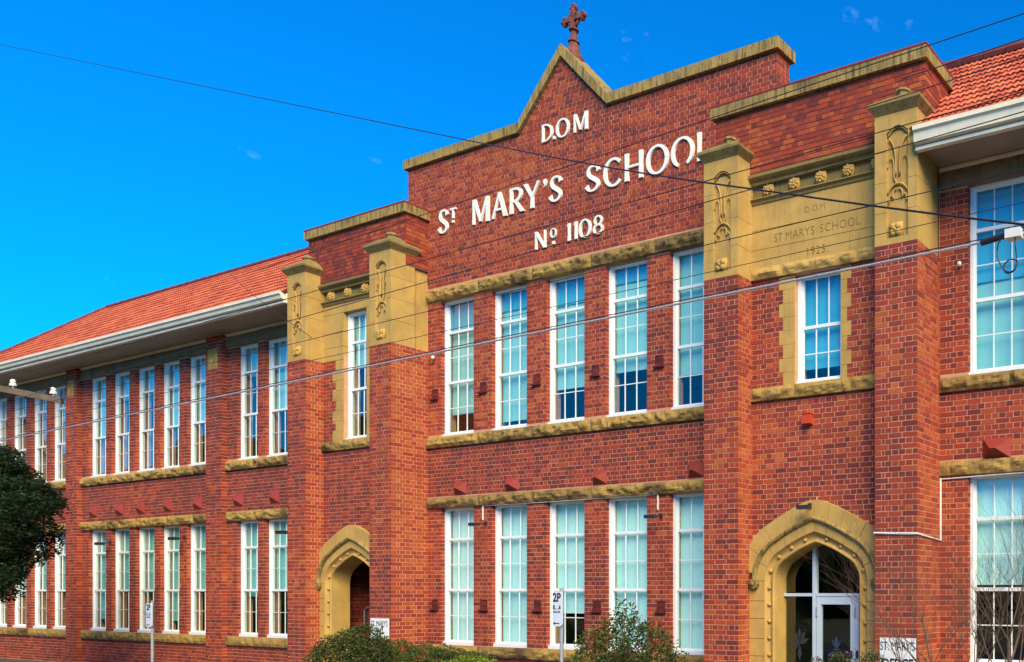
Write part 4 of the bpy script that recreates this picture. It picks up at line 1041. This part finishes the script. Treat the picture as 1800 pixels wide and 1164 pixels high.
b = MB(); b.tube(ext(-23.73, 5.155, -3.13, 5.435, 6.99), .0055, 5); b.build('carrier_strand', M['wire'], e_)
b = MB(); b.tube([(-2.98, 6.98, 5.40), (-2.72, 6.98, 5.43)], .03, 8); b.build('cable_sleeve', M['wire'], e_)
b = MB(); b.box(-2.73, -2.58, 6.93, 7.03, 5.38, 5.46); b.build('splice_box', M['pipe'], e_)
b = MB(); lp = [(-2.72,6.97,5.44),(-2.80,6.96,5.36),(-2.81,6.96,5.24),(-2.76,6.96,5.13),(-2.70,6.96,5.08),(-2.64,6.96,5.10),(-2.62,6.96,5.16),(-2.66,6.96,5.19),(-2.72,6.96,5.18),(-2.755,6.96,5.12),(-2.71,6.955,5.07),(-2.64,6.955,5.09),(-2.625,6.955,5.18),(-2.635,6.955,5.30),(-2.64,6.96,5.38)]
b.tube(smooth_pts(lp, 4), .0065, 5); b.build('cable_loop', M['wire'], e_)
wire('thick black cable falling from the sky at upper left across the gable lettering', [(-70, 15.7, 32.1), (-44.06, 13.0, 21.95), (-19.71, 10.5, 12.45), (-9.3, 7.85, 7.92), (-4.9, 6.7, 6.10), (-2.2, 6.0, 5.03), (-.8, 5.6, 4.52)], .0095)
wire('short thin service wire slanting down past the far left pillar', [(-24.47, 11.0, 9.89), (-22.4, 10.6, 8.85), (-19.0, 9.9, 7.35)], .006)

# ---- planting
def leaf_cloud(b, blobs, n, size, cols, flat=.0, surf=.55, droop=0.0):
    wts = [r_[3]*r_[4]*r_[5] for r_ in blobs]; tot = sum(wts)
    for (cx_, cy_, cz_, rx_, ry_, rz_), w_ in zip(blobs, wts):
        for _ in range(int(n*w_/tot)):
            v = Vector((random.gauss(0,1), random.gauss(0,1), random.gauss(0,1))).normalized(); k = random.uniform(surf, 1.0)**.6 * (1 + .22*noise.noise(Vector((v.x*2.3+cx_, v.y*2.3+cy_, v.z*2.3+cz_))))
            p = Vector((cx_+v.x*rx_*k, cy_+v.y*ry_*k, cz_+v.z*rz_*k))
            if p.z < .03: continue
            s = size*random.uniform(.6,1.35); a = Vector((random.gauss(0,1)+v.x*.7, random.gauss(0,1)+v.y*.7, random.gauss(0,.7)+.35-droop)).normalized(); c_ = a.cross(Vector((random.gauss(0,1), random.gauss(0,1), random.gauss(0,1)))).normalized()*.42
            co = random.choice(cols); f_ = random.uniform(.7,1.3)
            b.add([p-a*s*.5, p+c_*s*.5+a*s*.05, p+a*s*.55, p-c_*s*.5+a*s*.05], [(0,1,2,3)], (co[0]*f_, co[1]*f_, co[2]*f_))
GREEN = [(.045,.075,.018), (.06,.095,.02), (.085,.11,.025), (.035,.055,.016)]
DARK = [(.012,.026,.010), (.02,.038,.013), (.03,.05,.016), (.016,.03,.012)]
YEL = [(.22,.26,.02), (.16,.23,.02), (.12,.19,.02)]
OLIVE = [(.07,.085,.022), (.10,.10,.03), (.05,.065,.02), (.10,.06,.03)]
def shrub(name, label, blobs, n, size, cols, cat='shrub', stems=4, droop=0.0, group=None):
    cx_ = sum(q[0] for q in blobs)/len(blobs); cy_ = sum(q[1] for q in blobs)/len(blobs)
    t = thing(name, label, cat, (cx_, cy_, 0), group)
    b = MB(); leaf_cloud(b, blobs, n, size, cols, droop=droop); b.build('foliage', M['leaf'], t)
    b = MB()
    for q in blobs:
        for _ in range(stems):
            e = (q[0]+random.uniform(-.6,.6)*q[3], q[1]+random.uniform(-.6,.6)*q[4], q[2]+random.uniform(-.2,.6)*q[5]); s0 = (q[0]+random.uniform(-.15,.15), q[1]+random.uniform(-.1,.1), 0)
            b.tube([s0, (.5*(s0[0]+e[0])+random.uniform(-.05,.05), .5*(s0[1]+e[1]), .5*e[2]), e], [.016,.012,.004], 5)
    b.build('stems', M['twig'], t)
    return t
shrub('hedge', 'long low dark green hedge under the left centre windows', [(-17.6,10.3,.68,.6,.45,.60), (-16.8,10.25,.68,.65,.45,.58), (-16.0,10.25,.66,.65,.45,.58), (-15.3,10.25,.64,.6,.45,.56), (-14.6,10.2,.60,.5,.42,.54)], 18000, .05, GREEN+[(.05,.10,.02)], 'hedge')
shrub('leafy_bush', 'olive green bush growing in front of the open porch', [(-18.0,9.9,.82,.55,.5,.62), (-17.35,9.9,1.08,.45,.45,.52), (-18.55,9.9,.70,.4,.4,.45), (-16.95,9.85,.95,.32,.35,.40)], 9000, .06, GREEN+GREEN+OLIVE)
shrub('bright_shrub', 'low yellow green shrub at the bottom edge beside the hedge', [(-13.55,9.5,.72,.62,.45,.40), (-14.3,9.5,.66,.4,.4,.33)], 3600, .055, YEL)
shrub('large_bush', 'tall glossy green bush covering the fourth ground floor window', [(-10.40,9.8,1.30,.46,.45,.62), (-10.85,9.8,1.05,.48,.45,.62), (-9.95,9.85,1.15,.48,.45,.62), (-10.35,9.8,1.85,.20,.2,.26), (-9.65,9.9,.9,.4,.4,.5), (-10.35,9.7,.65,.8,.5,.55)], 11000, .062, GREEN+OLIVE+[(.11,.15,.03)])
shrub('garden_plant', 'small leafy plants at the foot of the glazed doors', [(-6.55,10.2,.95,.26,.22,.42), (-6.05,10.2,.98,.22,.2,.42), (-7.0,10.2,.85,.25,.2,.40)], 2400, .05, GREEN+[(.13,.16,.04),(.20,.10,.12)])
# palm with feather leaves
t = thing('small_palm', 'small palm with feathery leaves at the foot of the tall bush', 'palm', (-10.55, 9.1, 0))
b = MB(); b.tube([(-10.55,9.1,0), (-10.55,9.1,.5)], [.09,.07], 8); b.build('trunk', M['bark'], t)
for k in range(11):
    a_ = 2*math.pi*k/11 + .2; b = MB(); l = random.uniform(.75,1.05); pts = []
    for i in range(9):
        s = i/8; pts.append(Vector((-10.55+math.cos(a_)*l*.62*s, 9.1+math.sin(a_)*l*.45*s, .5+l*(1.15*s-.45*s*s))))
    b.tube(pts, [.009]*8+[.003], 4, (.06,.09,.03))
    for i in range(1, 9):
        for q in (0, .5):
            p = pts[i-1].lerp(pts[i], q); d = (pts[i]-pts[i-1]).normalized(); sdv = d.cross(Vector((0,0,1))).normalized()
            for sx in (-1, 1):
                e = p + (sdv*sx*.75 + d*.7).normalized()*(.20*(1-.55*i/8)) + Vector((0,0,-.02)); wv = d*.009; cg = random.choice(GREEN)
                b.add([p-wv, e, p+wv], [(0,1,2)], cg)
    b.build('frond', M['leaf'], t)
# bare shrub on the right
t = thing('bare_tree', 'leafless young tree with many thin twigs in front of the right wing', 'tree', (-3.8, 9.0, 0))
trunk = MB(); tw = MB()
def grow(p, d, l, r, lev):
    pts = [p]; dd = d.copy(); n = 5
    for i in range(n):
        dd = (dd + Vector((random.gauss(0,.10), random.gauss(0,.10), random.gauss(0,.07)+.03))).normalized(); pts.append(pts[-1] + dd*l/n)
    rs = [r*(1-.5*i/n) for i in range(n+1)]
    (trunk if lev < 2 else tw).tube(pts, rs, 6 if lev < 2 else 4, caps=False)
    if lev >= 5: return
    k = (5, 4, 4, 3, 2)[lev]
    for j in range(k):
        i = random.randint(2 if lev else 3, n); q = pts[i]; ax = Vector((random.gauss(0,1), random.gauss(0,1), random.gauss(0,.5))).normalized()
        nd = (dd*1.0 + ax*.75 + Vector((0,0,.25))).normalized(); grow(q, nd, l*random.uniform(.55,.85), rs[i]*random.uniform(.5,.7), lev+1)
random.seed(5)
for dx, dy, dz in ((-.75,.1,.8), (-.25,-.1,1), (.3,.15,1), (.1,.3,.9), (-.5,.2,1.0)):
    grow(Vector((-3.75,9.0,.02)), Vector((dx,dy,dz)).normalized(), random.uniform(1.25,1.7), .027, 0)
trunk.build('trunk', M['twig'], t); tw.build('twigs', M['twig'], t)
random.seed(21)
# dark tree on the left
TX, TY = -30.0, 8.4
t = thing('dense_tree', 'dense dark green tree hiding the left end of the school', 'tree', (TX, TY, 0))
b = MB(); b.tube([(TX-.1,TY,0), (TX,TY,1.5), (TX,TY,4.2)], [.20,.17,.08], 10)
for k in range(14):
    a_ = k*2.4; z = 1.9 + k*.2; b.tube([(TX,TY,z), (TX+1.2*math.cos(a_),TY+.5*math.sin(a_),z+.45), (TX+2.0*math.cos(a_),TY+.8*math.sin(a_),z+.65)], [.06,.04,.015], 6)
b.build('trunk', M['bark'], t)
b = MB(); bl = []
for k in range(60):
    v = Vector((random.gauss(0,1), random.gauss(0,1), random.gauss(0,1))).normalized()
    rr_ = 2.35 * (1 if v.z < .1 else 1 - .38*(v.z-.1)); bl.append((TX+v.x*rr_, TY+v.y*.9, 4.0 + v.z*1.5, random.uniform(.4,.7), random.uniform(.35,.55), random.uniform(.28,.45)))
bl.append((TX, TY, 4.0, 2.1, .8, 1.4))
leaf_cloud(b, bl, 62000, .085, DARK, surf=.4)
bl = [(TX+random.uniform(-1,2.3), TY+random.uniform(-.5,.5), random.uniform(2.1,2.7), .28, .28, .38) for _ in range(14)]
leaf_cloud(b, bl, 7000, .08, DARK, surf=.2, droop=.7)
b.build('crown', M['leaf'], t)
